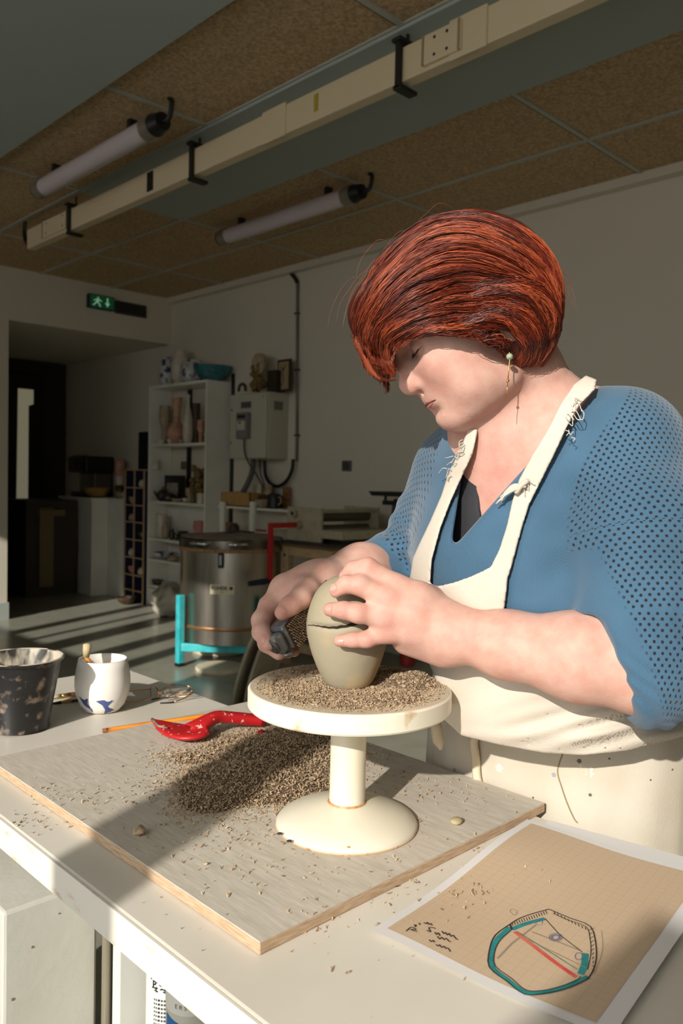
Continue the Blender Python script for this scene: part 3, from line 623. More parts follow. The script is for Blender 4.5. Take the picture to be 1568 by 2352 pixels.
cy_ = (a[1]*.5+b[1]*.5); q = rp(679, 1179)
obj('roller_shaft_boss', MB().cyl((rx-.03, q[1], q[2]), (rx, q[1], q[2]), .028, n=20), m_sr, SR, smooth=True)
obj('shaft_hole', MB().cyl((rx-.032, q[1], q[2]), (rx-.028, q[1], q[2]), .014, n=16), m_black, SR)
obj('upper_roller', MB().cyl((rx+.02, (a[1]+b[1])/2-.06, q[2]-.01), (rx2, (a[1]+b[1])/2-.06, q[2]-.01), .04, n=28), mat('roller_dark', (96,90,74), .5), SR, smooth=True)
obj('lower_roller', MB().cyl((rx+.02, (a[1]+b[1])/2-.06, q[2]-.10), (rx2, (a[1]+b[1])/2-.06, q[2]-.10), .03, n=28), mat('roller_dark2', (96,90,74), .5), SR, smooth=True)
obj('top_bar', MB().box((rx+.02, b[1], a[2]-.03), (rx2, b[1]+.03, a[2]-.008)), m_sr, SR, bev=.002)
bz = tz1+.012
e0 = rp(785, 1222); bz2 = e0[2] if e0[2] > tz1+.03 else tz1+.06
e1 = rp(785, 1238)
obj('bed_plate', MB().box((rx+.0, e1[1]-.0, tz1+.03), (rx2+.02, b[1]-.001, tz1+.085)).box((rx+.021, b[1]-.001, tz1+.03), (rx2-.001, a[1]-.01, tz1+.07)), m_sr, SR, bev=.003)
obj('bed_foot', MB().box((rx+.05, e1[1]+.05, tz1), (rx2-.1, b[1]-.02, tz1+.03)), m_black, SR)
obj('side_extension', MB().box((rx+.03, a[1], tz1), (rx+.3, a[1]+.22, tz1+.05)), m_sr, SR, bev=.003)
m_red = mat('crank_red', (176,24,30), .4)
q0 = rp(690, 1205); q1 = rp(634, 1206, rx-.22)
obj('crank_boss', MB().cyl((rx-.04, q0[1], q0[2]), (rx, q0[1], q0[2]), .026, n=18), m_sr, SR, smooth=True)
ck = obj('crank', MB().box((rx-.25, q0[1]-.016, q0[2]-.016), (rx-.04, q0[1]+.016, q0[2]+.016)), m_red, SR, bev=.003)
xk = rx-.25
def kk(px, py): return on(0, xk, px, py)
ck2 = MB().box((xk-.008, q0[1]-.018, q0[2]-.36), (xk+.012, q0[1]+.018, q0[2]+.016))
obj('crank_arm', ck2, m_red, SR, bev=.003)
obj('crank_grip', MB().tube([(xk, q0[1], q0[2]-.345), (xk-.04, q0[1], q0[2]-.347), (xk-.16, q0[1], q0[2]-.352)], [.014,.020,.017], 14), mat('grip_dark', (30,40,60), .5), SR, smooth=True)
# tubs and boxes under the table
m_ylid = mat('yellow_lid', (196,160,34), .45); m_tub = mat('tub_white', (206,204,190), .4, rgb2=(186,182,160), scale=20)
def tub(c, r, h, lab):
    t = thing('plastic_tub', lab, 'tub', c, 'yellow-lidded tubs under the work table')
    obj('tub_body', MB().lathe([(r*.9,0),(r,h)], c, 32), m_tub, t, smooth=True)
    obj('tub_lid', MB().lathe([(r*1.05,h),(r*1.05,h+.018),(r*.98,h+.022)], c, 32), m_ylid, t, smooth=True)
    lb = MB(); 
    N = 8; vs = []
    for i in range(N+1):
        a = 3.75+(i/N-.5)*.9
        for z_ in (.03, h-.015): vs.append((c[0]+r*1.005*math.cos(a), c[1]+r*1.005*math.sin(a), c[2]+z_))
    obj('tub_label', (vs, [(2*i, 2*i+1, 2*i+3, 2*i+2) for i in range(N)]), mat('tub_label', (206,190,120), .6, rgb2=(150,110,50), scale=45), t)
zt2 = .730
tub((tX+.16, 3.80, zt2-.11), .105, .085, 'upper white tub with a yellow lid under the work table')
tub((tX+.16, 3.80, zt2-.218), .105, .085, 'lower white tub with a yellow lid, under the other tub')
m_clear = mat('cloudy_plastic', (190,196,196), .25, rgb2=(160,164,160), scale=8, spec=.6)
single('storage_box', MB().box((tX+.32, 3.62, .511), (tX+.72, 3.98, .66)), m_clear, 'cloudy clear storage box on the upper shelf of the work table', 'box', bev=.02)
single('storage_box', MB().box((tX+.06, 3.66, .221), (tX+.34, 3.98, .40)), m_clear, 'cloudy clear storage box on the lower shelf at its left', 'box', bev=.02)
single('storage_box', MB().box((tX+.38, 3.62, .221), (tX+.70, 3.95, .42)), m_clear, 'cloudy clear storage box on the lower shelf at its right', 'box', bev=.02)
lat(vase(None,.12,.05,'cyl'), (tX+.62, 3.48, 0), mat('red_tin', (168,50,40), .5), 'red_pot', 'red pot on the floor beside the work table', 'pot')
# ---- kitchen scale and sponge
SCL = thing('kitchen_scale', 'old black cast-iron balance scale behind the woman on the work table', 'scale', (4.0, 3.62, tz1))
sc0 = on(0, 4.0, 905, 1200); s_y = sc0[1]; z0_ = tz1
w0 = on(0, 4.0, 868, 1128); w1_ = on(0, 4.0, 955, 1128); 
obj('scale_pan', MB().prism([(3.9, w0[1], w0[2]), (3.9, w1_[1], w0[2]), (3.9, w1_[1]+.05, w0[2]-.03), (3.9, w0[1]-.03, w0[2]-.03)], (.2,0,0)), m_black, SCL, bev=.006)
obj('scale_arm', MB().box((3.98, w1_[1]-.12, w0[2]-.09), (4.02, w0[1]-.06, w0[2]-.06)).tube([(4.0, w0[1]-.07, w0[2]-.03), (4.0, w0[1]-.07, w0[2]-.08)], .01).tube([(4, s_y, w0[2]-.06), (4.0, s_y-.12, w0[2]-.12), (4, s_y-.2, w0[2]-.2)], .018), m_black, SCL)
obj('scale_column', MB().lathe([(.09,0),(.09,.05),(.05,.09),(.022,.13),(.016,w0[2]-z0_-.06)], (4.0, s_y, z0_), 20), m_black, SCL, smooth=True)
obj('scale_base', MB().box((3.93, s_y-.22, z0_), (4.07, s_y+.09, z0_+.035)), m_black, SCL, bev=.01)
q = on(0, 4.0, 846, 1180)
mb = MB()
for k in range(10): mb.ball((4.06+.03*rng.normal(), q[1]+.03*rng.normal(), tz1+.03), (.035,.04,.05), 10, 8)
single('clay_lump', mb, m_brown, 'lumpy brown clay mass between slab roller and scale', 'clay', smooth='all')
# ---- plastic bag beside the bookcase
mb = MB(); 
def blob(c, r, n=28, m=18, amp=.25, seed=3, sq=1.0):
    rg = np.random.default_rng(seed); ph = rg.random((6,3))*6.28; fq = rg.integers(2, 7, (6,2)); vs = []
    for j in range(m+1):
        for k in range(n):
            th_, fi = math.pi*j/m, 2*math.pi*k/n
            d = 1+amp*sum(math.sin(fq[i,0]*th_*1.3+ph[i,0])*math.sin(fq[i,1]*fi+ph[i,1]) for i in range(6))/3
            vs.append((c[0]+r[0]*d*math.sin(th_)*math.cos(fi), c[1]+r[1]*d*math.sin(th_)*math.sin(fi), max(.002, c[2]+r[2]*d*math.cos(th_))))
    return vs, [(j*n+k, (j+1)*n+k, (j+1)*n+(k+1) % n, j*n+(k+1) % n) for j in range(m) for k in range(n)]
q = on(2, 0, 388, 1415)
single('plastic_bag', blob((q[0], q[1], .13), (.13, .15, .15)), mat('cloudy_bag', (196,190,172), .35, rgb2=(160,154,138), scale=14, bump=.6, bscale=24), 'crumpled pale plastic bag on the floor beside the kiln', 'bag', smooth='all')
lat(vase(None,.07,.09,'bowl'), (on(2,0,318,1385)[0]-.13, on(2,0,318,1385)[1], 0), m_brown, 'bowl', 'reddish-brown bowl on the floor before the cubby shelf', 'bowl')
# ================================================================== WORK BENCH AND WHAT IS ON IT
TZ = .80
m_top = mat('bench_white', (219,214,202), .42, rgb2=(212,205,191), scale=5, bump=.05, bscale=60)
m_edge = mat('bench_edge', (226,220,208), .5, rgb2=(206,170,140), scale=9, stretch=(1,3,8), lo=.6, hi=.75, detail=8)
BN = thing('workbench', 'large white workbench the woman works at', 'workbench', (.64, .6, 0))
bx0, bx1, by0, by1 = .388, .889, -.35, 1.577
obj('bench_top', MB().box((bx0, by0, TZ-.036), (bx1, by1, TZ)), m_top, BN, bev=.003)
obj('front_edge_band', MB().box((bx0-.003, by0, TZ-.036), (bx0+.0, by1, TZ-.001)), m_edge, BN)
m_leg = mat('leg_white', (206,206,200), .5)
for (x, y) in ((bx0+.06, -.28), (bx1-.07, -.28), (bx0+.06, 1.5), (bx1-.07, 1.5)):
    obj('leg', MB().box((x, y-.03, 0), (x+.045, y+.03, TZ-.037)), m_leg, BN, bev=.003)
obj('rear_rail', MB().box((bx1-.03, by0+.05, TZ-.12), (bx1-.012, by1-.05, TZ-.037)), m_leg, BN)
# white painted cabinet standing partly under the bench
PB = thing('painted_cabinet', 'white painted wooden cabinet at the lower left, reaching under the bench', 'cabinet', (.52, 1.3, 0))
m_pw = mat('painted_wood', (206,206,196), .5, rgb2=(196,194,182), scale=6, bump=.3, bscale=60)
cyv, cx0_, zc_ = 1.118, .448, .60
obj('cabinet_body', MB().box((cx0_, cyv, .0), (.592, cyv+.55, zc_)), m_pw, PB, bev=.005)
for k in range(14):
    y = cyv+.004+.02*rng.random(); z = .20+.28*rng.random(); r = .004+.010*rng.random()
    obj('paint_splash', MB().cyl((cx0_-.0012, y+r, z), (cx0_-.0002, y+r, z), r, n=9), bpy.data.materials.get('purple_paint') or mat('purple_paint', (110,30,70), .5), PB)
for x_, z_, r_ in ((.462,.47,.0022),(.49,.535,.0018),(.53,.57,.0012)): obj('dried_drip', MB().cyl((x_, cyv-.001, z_), (x_, cyv+.001, z_), r_, n=8), bpy.data.materials.get('brown_drip') or mat('brown_drip', (130,110,84), .6), PB)
single('metal_pole', MB().cyl((.60, 1.102, 0), (.60, 1.102, TZ-.037), .008), mat('pole_grey', (150,142,124), .4, .5), 'thin metal pole under the bench beside the painted cabinet', 'pole', smooth=True)
IP = single('inner_panel', MB().box((.60, 1.064, 0), (.72, 1.086, TZ-.04)), m_leg, 'white upright panel under the bench between the pole and the paint tins', 'panel', bev=.002)
single('rear_panel', MB().box((.70, .70, 0), (.715, 1.06, TZ-.05)), mat('grey_panel', (176,178,174), .6), 'grey panel standing behind the paint tins under the bench', 'panel')
USH = single('under_bench_shelf', MB().box((.50, .66, .36), (.695, 1.05, .375)), m_leg, 'white shelf board under the bench carrying paint tins', 'shelf', bev=.002)
def tin(px, py, X, r, z0, z1, lab, m, shoulder=False):
    c = on(0, X, px, py); t = thing('paint_tin', lab, 'tin', (X, c[1], z0))
    cc = (X, c[1], 0)
    obj('tin_body', MB().lathe([(r, z0), (r, z1)] if not shoulder else [(r, z0), (r, z1-.004), (r*.97, z1), (r*.9, z1)], cc, 48), m, t, smooth=True)
    return t, cc
m_tin = mat('tin_white', (214,214,206), .4); m_tin2 = mat('tin_cream', (206,204,188), .4)
def wrap(s, size, cc, r, z, acen, bold=0, m=m_ink, parent=None, spin=0):
    vs, fs = text_mesh(s, size, bold); out = []
    for v in vs:
        x, y = (v[0], v[1]) if not spin else (-v[1], v[0])
        a = acen + x/r; out.append((cc[0]+(r+.0006)*math.cos(a), cc[1]+(r+.0006)*math.sin(a), z+y))
    return obj('tin_lettering', (out, fs), m, parent)
zt0 = .376
t1, cc1 = tin(392, 2260, .655, .036, zt0, .60, 'white tin with printed black French text under the bench', m_tin)
av = math.atan2(-cc1[1], -cc1[0]); zz1 = on(0, .62, 372, 2250)[2]-.004
for i, s_ in enumerate(('pour c', 'peint', 'et est')): wrap(s_, .013, cc1, .036, zz1-.0095*i, av-.42, .0005, parent=t1)
for i in range(16): wrap('il li illl ili lil', .0045, cc1, .036, zz1-.035-.006*i, av-.45, .0001, parent=t1)
t2, cc2 = tin(443, 2300, .585, .0345, zt0, .545, 'pale round tin lettered RSTAEC, nearest the bench edge', m_tin2, True)
av = math.atan2(-cc2[1], -cc2[0]); zz2 = on(0, .56, 440, 2325)[2]
obj('tin_label', MB().lathe([(.0348, zz2-.011), (.0348, zz2+.011)], cc2, 48, cap=False), mat('label_white', (232,230,220), .5), t2, smooth=True)
wrap('E R S T A E C', .0078, cc2, .0352, zz2, av-.05, 0, mat('grey_ink', (130,128,120), .6), t2)
vs = []; N = 16
for i in range(N+1):
    a = av-1.2+2.4*i/N; vs += [(cc2[0]+.0349*math.cos(a), cc2[1]+.0349*math.sin(a), zt0+.005), (cc2[0]+.0349*math.cos(a), cc2[1]+.0349*math.sin(a), zz2-.016-.02*(i/N))]
obj('blue_band', (vs, [(2*i, 2*i+2, 2*i+3, 2*i+1) for i in range(N)]), mat('label_blue', (40,110,180), .5), t2)
t3, cc3 = tin(510, 2352, .60, .024, zt0, .50, 'tin with a blue and yellow label at the bottom edge under the bench', mat('tin_blue', (70,76,150), .4, rgb2=(214,190,60), scale=16, lo=.5, hi=.54))
# ---------------------------------------------------------------- plywood board
m_ply = mat('ply_face', (184,175,160), .75, rgb2=(206,198,184), scale=34, stretch=(7,1,1), detail=7, lo=.3, hi=.75, bump=.08, bscale=70)
m_plye = mat('ply_edge_board', (196,170,140), .8, rgb2=(170,140,110), scale=50, stretch=(1,1,10))
BT = TZ+.0125
PL = thing('plywood_board', 'clay-stained plywood board lying on the workbench', 'board', (.67, .85, TZ))
obj('board_face', MB().box((.441, .54, BT-.0012), (.905, 1.154, BT)), m_ply, PL)
obj('board_core', MB().box((.4405, .5395, TZ+.0005), (.9055, 1.1545, BT-.0012)), m_plye, PL, bev=.001)
# ---------------------------------------------------------------- clay shavings
m_chip = mat('clay_chips', (196,172,140), .9, rgb2=(140,118,92), scale=160, lo=.35, hi=.65)
def chips(pts, smin, smax):
    """each chip is a small bent curl; pts = (x, y, z) resting places"""
    n = len(pts); S = 4
    L = (smin+(smax-smin)*rng.random(n)**1.8)[:, None]; A = rng.random(n)*6.283; tl = (rng.random(n)-.5)*2.2; cur = .3+1.3*rng.random(n)
    w = L*(.40+.35*rng.random((n,1))); t_ = L*.22
    V = []; 
    ca, sa = np.cos(A), np.sin(A); ct, st = np.cos(tl), np.sin(tl)
    ux = np.stack([ca*ct, sa*ct, st], 1); uy = np.stack([-sa, ca, 0*ca], 1); rr = (rng.random(n)-.5)*1.6
    uz = np.cross(ux, uy); uy2 = uy*np.cos(rr)[:,None]+uz*np.sin(rr)[:,None]; uz2 = np.cross(ux, uy2)
    P0 = np.array(pts)+np.stack([0*A, 0*A, (L[:,0]*.25)], 1)
    for i in range(S):
        s = (i/(S-1)-.5); ww = w*(1-.55*abs(2*s)); 
        c = P0+ux*L*s+uz2*(L*cur[:,None]*.5*(s*s-.08))
        V += [c-uy2*ww/2, c+uy2*ww/2, c+uz2*t_]
    V = np.stack(V, 1).reshape(-1, 3)
    F = []
    tri = [(0,1,2)[::-1], (3*S-3, 3*S-2, 3*S-1)]
    q = [(3*i+a, 3*i+b, 3*i+3+b, 3*i+3+a) for i in range(S-1) for a, b in ((0,1),(1,2),(2,0))]
    for k in range(n):
        o = k*3*S
        F += [tuple(o+j for j in f) for f in tri] + [tuple(o+j for j in f) for f in q]
    return V.tolist(), F
def heap_h(x, y, blobs):
    h = 0
    for (bx, by, sx, sy, rot, H) in blobs:
        c, s = math.cos(rot), math.sin(rot); dx, dy = x-bx, y-by; u = (dx*c+dy*s)/sx; v = (-dx*s+dy*c)/sy
        h = np.maximum(h, H*np.exp(-(u*u+v*v)*.9))
    return h
def wb(px, py): return on(2, BT, px, py)
hb = []
for px, py, sx, sy, H in ((640,1725,.10,.10,.012), (560,1790,.09,.08,.011), (690,1700,.06,.08,.009), (500,1830,.06,.05,.007), (640,1800,.07,.07,.010), (440,1740,.05,.05,.003), (730,1760,.05,.04,.006)):
    p = wb(px, py); hb.append((p[0], p[1], sx*.75, sy*.75, .3, H*1.35))
N = 60; gx = np.linspace(.50, .90, N); gy = np.linspace(.64, 1.10, N)
G = [(x, y, BT-.0015+float(heap_h(x, y, hb))-.0012) for x in gx for y in gy]
Fm = [(i*N+j, (i+1)*N+j, (i+1)*N+j+1, i*N+j+1) for i in range(N-1) for j in range(N-1) if max(G[i*N+j][2], G[(i+1)*N+j+1][2]) > BT]
heap = thing('clay_shavings', 'large heap of grated clay shavings on the plywood board behind the wheel', 'clay shavings', (.72, .85, BT)); heap['kind'] = 'stuff'
obj('heap_mound', (G, Fm), mat('mound_gap_shade', (122,102,80), .95, bump=.8, bscale=300, rgb2=(80,66,50), scale=300), heap, smooth='all')  # mound coloured darker than the chips, painting shade into the gaps
pts = []
while len(pts) < 12500:
    x, y = .50+.4*rng.random(), .64+.46*rng.random(); h = float(heap_h(x, y, hb))
    if rng.random() < min(1, (h/.0022)**1.3): pts.append((x, y, BT+max(0, h-.0025)+.002*rng.random()*(h > .002)))
for k in range(900):
    b = hb[rng.integers(len(hb))]; x, y = b[0]+rng.normal()*.08, b[1]+rng.normal()*.08
    if .445 < x < .90 and .545 < y < 1.15: pts.append((x, y, BT+.0003))
obj('shavings', chips(pts, .0016, .0046), m_chip, heap)
pts = []
def scat(n, px, py, sx, sy, z=BT):
    p = on(2, z, px, py)
    for k in range(n):
        x, y = p[0]+rng.normal()*sx, p[1]+rng.normal()*sy
        inb = .441 < x < .905 and .54 < y < 1.154
        if not (.39 < x < .887): continue
        pts.append((x, y, (BT if inb else TZ)+.0004))
for a_ in ((26,110,1820,.010,.02), (40,190,1832,.012,.03), (60,330,1830,.03,.05), (90,470,1900,.03,.05), (110,540,1930,.05,.05), (30,50,1860,.02,.03), (26,90,1865,.02,.03), (14,560,2010,.03,.05),
           (120,960,1800,.04,.04), (50,1080,1820,.03,.03), (40,1000,1950,.06,.05), (40,700,1980,.06,.06), (14,430,2060,.05,.05), (40,930,2035,.03,.05), (50,1080,1950,.03,.05), (16,800,2100,.03,.03), (30,700,2080,.05,.06), (60,880,1740,.03,.02), (50,400,1740,.03,.04)): scat(*a_)
single('clay_crumbs', chips(pts, .0012, .0048), m_chip, 'clay crumbs scattered over the board and bench top', 'clay crumbs', kind='stuff')
pts = []
for (n, px, py, s) in ((20,1085,2045,.012), (14,1070,2070,.014), (8,1180,2000,.02), (8,1000,2100,.02), (7,940,2035,.01)):
    p = on(2, TZ+.004, px, py)
    for k in range(n): pts.append((p[0]+rng.normal()*s, p[1]+rng.normal()*s, TZ+.0042))
single('clay_crumbs', chips(pts, .0015, .0055), m_chip, 'clay crumbs lying on the sheet of graph paper', 'clay crumbs', kind='stuff')
p = wb(1047, 1893); single('clay_pellet', blob((p[0], p[1], BT+.004), (.0085,.007,.004), 16, 10, .12, 5), mat('pellet', (170,154,120), .8), 'flattened smooth clay pellet on the board right of the wheel', 'clay pellet', smooth='all')
p = wb(320, 1916); single('clay_pellet', blob((p[0], p[1], BT+.004), (.007,.008,.005), 12, 8, .3, 8), m_chip, 'small rough clay lump in the shadow band at the left of the board', 'clay pellet', smooth='all')
# ---------------------------------------------------------------- banding wheel
WCX, WCY = .671, .664; WZ = .977; WR = .1195
BW = thing('banding_wheel', 'cream enamelled banding wheel on the plywood board', 'banding wheel', (WCX, WCY, BT))
m_en = mat('cream_enamel', (226,220,202), .32, rgb2=(220,212,190), scale=6, bump=.04, bscale=30)
m_en2 = mat('worn_enamel', (232,226,206), .45, rgb2=(196,160,118), scale=26, lo=.62, hi=.72, detail=8)
m_dust = mat('dusty_disc', (186,172,148), .85, rgb2=(204,192,168), scale=22)
obj('wheel_head', MB().lathe([(WR-.018, WZ-.021), (WR-.002, WZ-.0225), (WR, WZ-.020), (WR, WZ-.002), (WR-.002, WZ)], (WCX, WCY, 0), 128), m_en2, BW, smooth=True)
obj('dusty_top', MB().lathe([(WR-.0025, WZ), (WR-.003, WZ+.0006)], (WCX, WCY, 0), 96), m_dust, BW)
obj('column', MB().lathe([(.0212, BT+.026), (.0212, WZ-.021)], (WCX, WCY, 0), 64), m_en, BW, smooth=True)
obj('rust_ring', MB().lathe([(.0235, BT+.0262), (.022, BT+.0285)], (WCX, WCY, 0), 48), mat('rust', (176,120,66), .8, rgb2=(206,180,140), scale=60), BW)
bp_ = [(.0835, BT+.0005), (.084, BT+.003), (.081, BT+.007), (.070, BT+.0135), (.055, BT+.019), (.040, BT+.0235), (.028, BT+.0262), (.018, BT+.027)]
wbase = obj('foot_dish', MB().lathe(bp_, (WCX, WCY, 0), 96), m_en, BW, smooth='all')
obj('foot_rim', MB().lathe([(.0838, BT+.0002), (.0846, BT+.0015), (.0838, BT+.003)], (WCX, WCY, 0), 96, cap=False), mat('rim_rust', (206,176,140), .7, rgb2=(150,90,60), scale=60, lo=.55, hi=.7), BW)
mb = MB()
for px, py in ((664,1932), (642,1915)):
    p = on(2, BT+.006, px, py); mb.ball((p[0], p[1], BT+.0062), (.0035,.003,.001), 10, 6)
obj('enamel_chip', mb, mat('chip_dark', (70,66,64), .5), BW)
p = on(2, BT+.008, 800, 1946); obj('rust_spot', MB().ball((p[0], p[1], BT+.0082), (.002,.002,.0006), 8, 5), mat('rust_spot', (206,160,60), .6), BW)
# shavings on the wheel
dz = WZ+.0008
def wd_(px, py): return on(2, dz, px, py)
hb2 = []
for px, py, sx, sy, H in ((960,1565,.035,.055,.010), (900,1600,.04,.04,.005), (700,1590,.06,.05,.0035), (800,1610,.05,.05,.003), (900,1545,.03,.03,.006), (660,1570,.03,.03,.003), (740,1545,.03,.04,.003)):
    p = wd_(px, py); hb2.append((p[0], p[1], sx*.8, sy*.8, .8, H*1.25))
wh = thing('clay_shavings', 'clay shavings covering the top of the banding wheel round the vessel', 'clay shavings', (WCX, WCY, dz)); wh['kind'] = 'stuff'
N = 44; gx = np.linspace(WCX-.11, WCX+.11, N); G = []
for x in gx:
    for y in gx-WCX+WCY:
        r = math.hypot(x-WCX, y-WCY); G.append((x, y, dz-.002+float(heap_h(x, y, hb2))*max(0, min(1, (.112-r)/.02))))
Fm = [(i*N+j, (i+1)*N+j, (i+1)*N+j+1, i*N+j+1) for i in range(N-1) for j in range(N-1) if max(G[i*N+j][2], G[(i+1)*N+j+1][2]) > dz-.0003]
obj('heap_mound', (G, Fm), bpy.data.materials['mound_gap_shade'], wh, smooth='all')
pts = []
while len(pts) < 9500:
    r = .112*math.sqrt(rng.random()); a = rng.random()*6.283; x, y = WCX+r*math.cos(a), WCY+r*math.sin(a)
    h = float(heap_h(x, y, hb2))*max(0, min(1, (.114-r)/.02))
    if rng.random() < .18+min(1, h/.004): pts.append((x, y, dz+max(0, h-.0025)))
obj('shavings', chips(pts, .0014, .0038), m_chip, wh)
# ---------------------------------------------------------------- vessel with a crack
m_clay = mat('leather_clay', (156,146,122), .72, rgb2=(194,164,120), scale=11, detail=3, lo=.5, hi=.68, bump=.25, bscale=90)
pd = .951
vb = wd_(795, 1566); vb = on(2, dz, 797, 1560)
VC = Vector((WCX+.002, WCY+.004, dz))
VAX = Vector(( -.0, 0, 1))
tl_ = (CR*-.03); VAX = Vector((tl_[0], tl_[1], 1)).normalized()
vp = [(.0,.0),(.021,.0),(.027,.003),(.0325,.012),(.0385,.026),(.0440,.042),(.0478,.058),(.0492,.070),(.0480,.084),(.0440,.098),(.0385,.110),(.030,.120),(.020,.1268),(.010,.130),(0,.131)]
vp = [(float(a[0]), float(a[1])) for a in catmull([(r,z,0) for r,z in vp], 5)]
mbv = MB(); n = 96; vs = []
q_ = Vector((0,0,1)).rotation_difference(VAX)
az_cam = math.atan2(-VC.y, -VC.x)
for r, z in vp:
    for k in range(n):
        a = 2*math.pi*k/n
        da = (a-az_cam+math.pi) % (2*math.pi)-math.pi    # 0 = towards the viewer, + = screen right
        zz_ = z; rr_ = r*(1+.012*math.sin(3*a+z*30))
        if -1.35 < da < 1.0:                               # crack at z ~ .0735
            zc2 = .0735+.0011*math.sin(5*da)+.0046*(da+1.3); g = max(0, 1-abs((da+.15)/1.15)**2.2)
            dd = abs(z-zc2); rr_ -= .007*g*math.exp(-(dd/.0017)**2)
            rr_ += .0009*g*(z > zc2)*math.exp(-(dd-.003)**2/.000012)
        vs.append(tuple(VC+q_ @ Vector((max(rr_,0)*math.cos(a), max(rr_,0)*math.sin(a), zz_))))
fs = [(i*n+k, i*n+(k+1) % n, (i+1)*n+(k+1) % n, (i+1)*n+k) for i in range(len(vp)-1) for k in range(n)]
# extra fine rows round the crack
VS = single('clay_vessel', (vs, fs), m_clay, 'egg-shaped grey clay vessel with a crack, held on the banding wheel', 'vessel', smooth='all')
ck_ = []; w_ = []
for i in range(41):
    da = -1.30+2.2*i/40; a = az_cam+da; zc2 = .0735+.0011*math.sin(5*da)+.0046*(da+1.3)+.0003*math.sin(31*da); g = max(0, 1-abs((da+.15)/1.15)**2.2)
    r0 = np.interp(zc2, [p_[1] for p_ in vp], [p_[0] for p_ in vp])*(1+.012*math.sin(3*a+zc2*30))+.0003
    hgt = .0005+.0052*g*max(.15, min(1, .55+.45*da))*(.85+.15*math.sin(19*da))
    for s in (-1, 1): ck_.append(tuple(VC+q_ @ Vector(((r0)*math.cos(a), (r0)*math.sin(a), zc2+s*hgt/2))))
CKM = obj('crack', (ck_, [(2*i, 2*i+2, 2*i+3, 2*i+1) for i in range(40)]), mat('crack_and_shadow', (34,28,22), 1), VS)  # dark strip paints the crack and the shadow that widens it rightwards
# ---------------------------------------------------------------- black bucket
m_bk = mat('bucket_black', (30,30,30), .32, rgb2=(142,124,108), scale=60, lo=.54, hi=.74, detail=6)
m_bkin = mat('bucket_slip_inside', (50,48,46), .5, rgb2=(196,186,166), scale=20, stretch=(1,1,.35), lo=.48, hi=.56, detail=6)
bc = on(2, TZ, 45, 1672); bcx, bcy = bc[0]+.0, bc[1]
bd = float(np.dot(np.array([bcx, bcy, TZ])-CAM, CF)); br = 58*bd/FPX+.004; bR = 96*bd/FPX; bh = .118
BU = thing('bucket', 'black rubber bucket smeared with pale slip at the left of the bench', 'bucket', (bcx, bcy, TZ))
obj('bucket_wall', MB().lathe([(br-.004, TZ), (br+.002, TZ+.003), (br+.001, TZ+.010), (bR-.004, TZ+bh-.004), (bR, TZ+bh-.004), (bR+.001, TZ+bh), (bR-.004, TZ+bh)], (bcx, bcy, 0), 72, cap=False), m_bk, BU, smooth=True)
obj('bucket_inside', MB().lathe([(0, TZ+.004), (br-.006, TZ+.004), (bR-.0045, TZ+bh)], (bcx, bcy, 0), 72, cap=False), m_bkin, BU, smooth=True)
obj('slip_rim', MB().lathe([(bR-.0045, TZ+bh), (bR-.002, TZ+bh+.0012), (bR+.0005, TZ+bh)], (bcx, bcy, 0), 72, cap=False), mat('slip_rim', (190,180,160), .6, rgb2=(46,44,42), scale=26, lo=.5, hi=.6), BU)
# ---------------------------------------------------------------- white cup with blue brushwork and a brush in it
m_cup = mat('cup_white', (236,232,224), .35)
mc = on(2, TZ, 235, 1632); md = float(np.dot(mc-CAM, CF)); mr = 62*md/FPX; mh = .094
MG = thing('cup', 'handleless white cup with blue brush marks beside the bucket', 'cup', (mc[0], mc[1], TZ))
pr_ = [(.0,.001),(.45,.0),(.62,.03),(.80,.14),(.95,.34),(1.0,.50),(.99,.66),(.93,.85),(.87,1.0),(.83,1.0),(.88,.85),(.93,.6),(.86,.3),(.6,.08),(0,.06)]
obj('cup_body', MB().lathe([(a*mr, TZ+b*mh) for a, b in pr_], (mc[0], mc[1], 0), 64, cap=False), m_cup, MG, smooth='all')
m_blu = mat('cobalt_brushwork', (58,72,132), .4, rgb2=(84,96,150), scale=60)
am = math.atan2(-mc[1], -mc[0])
def cuppatch(poly, name='blue_brush_mark'):
    """filled outline in (angle, height) units wrapped on the cup wall"""
    cxp = sum(p[0] for p in poly)/len(poly); czp = sum(p[1] for p in poly)/len(poly); rings = 5; vs = []; m_ = len(poly)
    for s in range(rings+1):
        f = s/rings
        for (a, h) in poly:
            aa, hh = cxp+(a-cxp)*f, czp+(h-czp)*f; r = np.interp(hh, [0,.03,.14,.34,.5,.66,.85,1], [.45,.62,.80,.95,1.0,.99,.93,.87])*mr+.0006
            vs.append((mc[0]+r*math.cos(am+aa), mc[1]+r*math.sin(am+aa), TZ+hh*mh))
    fs = [(s*m_+k, s*m_+(k+1) % m_, (s+1)*m_+(k+1) % m_, (s+1)*m_+k) for s in range(rings) for k in range(m_)]
    obj(name, (vs, fs), m_blu, MG)
cuppatch([(-1.0,.36),(-.55,.35),(-.62,.24),(-.45,.14),(-.5,.06),(-.75,.18),(-.85,.22)])
cuppatch([(-.25,.31),(.0,.33),(.42,.30),(.22,.25),(.24,.14),(.62,.08),(.5,.02),(.1,.03),(.12,.12),(.0,.22)])
b0 = np.array([mc[0], mc[1], TZ+.01]); b1 = P(203, 1484, md-.01); b2 = P(200, 1478, md-.01)
bs = thing('paintbrush', 'short-bristled brush standing in the white cup', 'brush', b0)
m_brs = mat('bristle_cream', (206,190,150), .9, rgb2=(180,160,120), scale=120, stretch=(4,4,.4)); m_hand = mat('brush_handle', (196,130,60), .4)
pbm = Vector(P(198, 1508, md-.01)); ptp = Vector(P(201, 1478, md-.012))
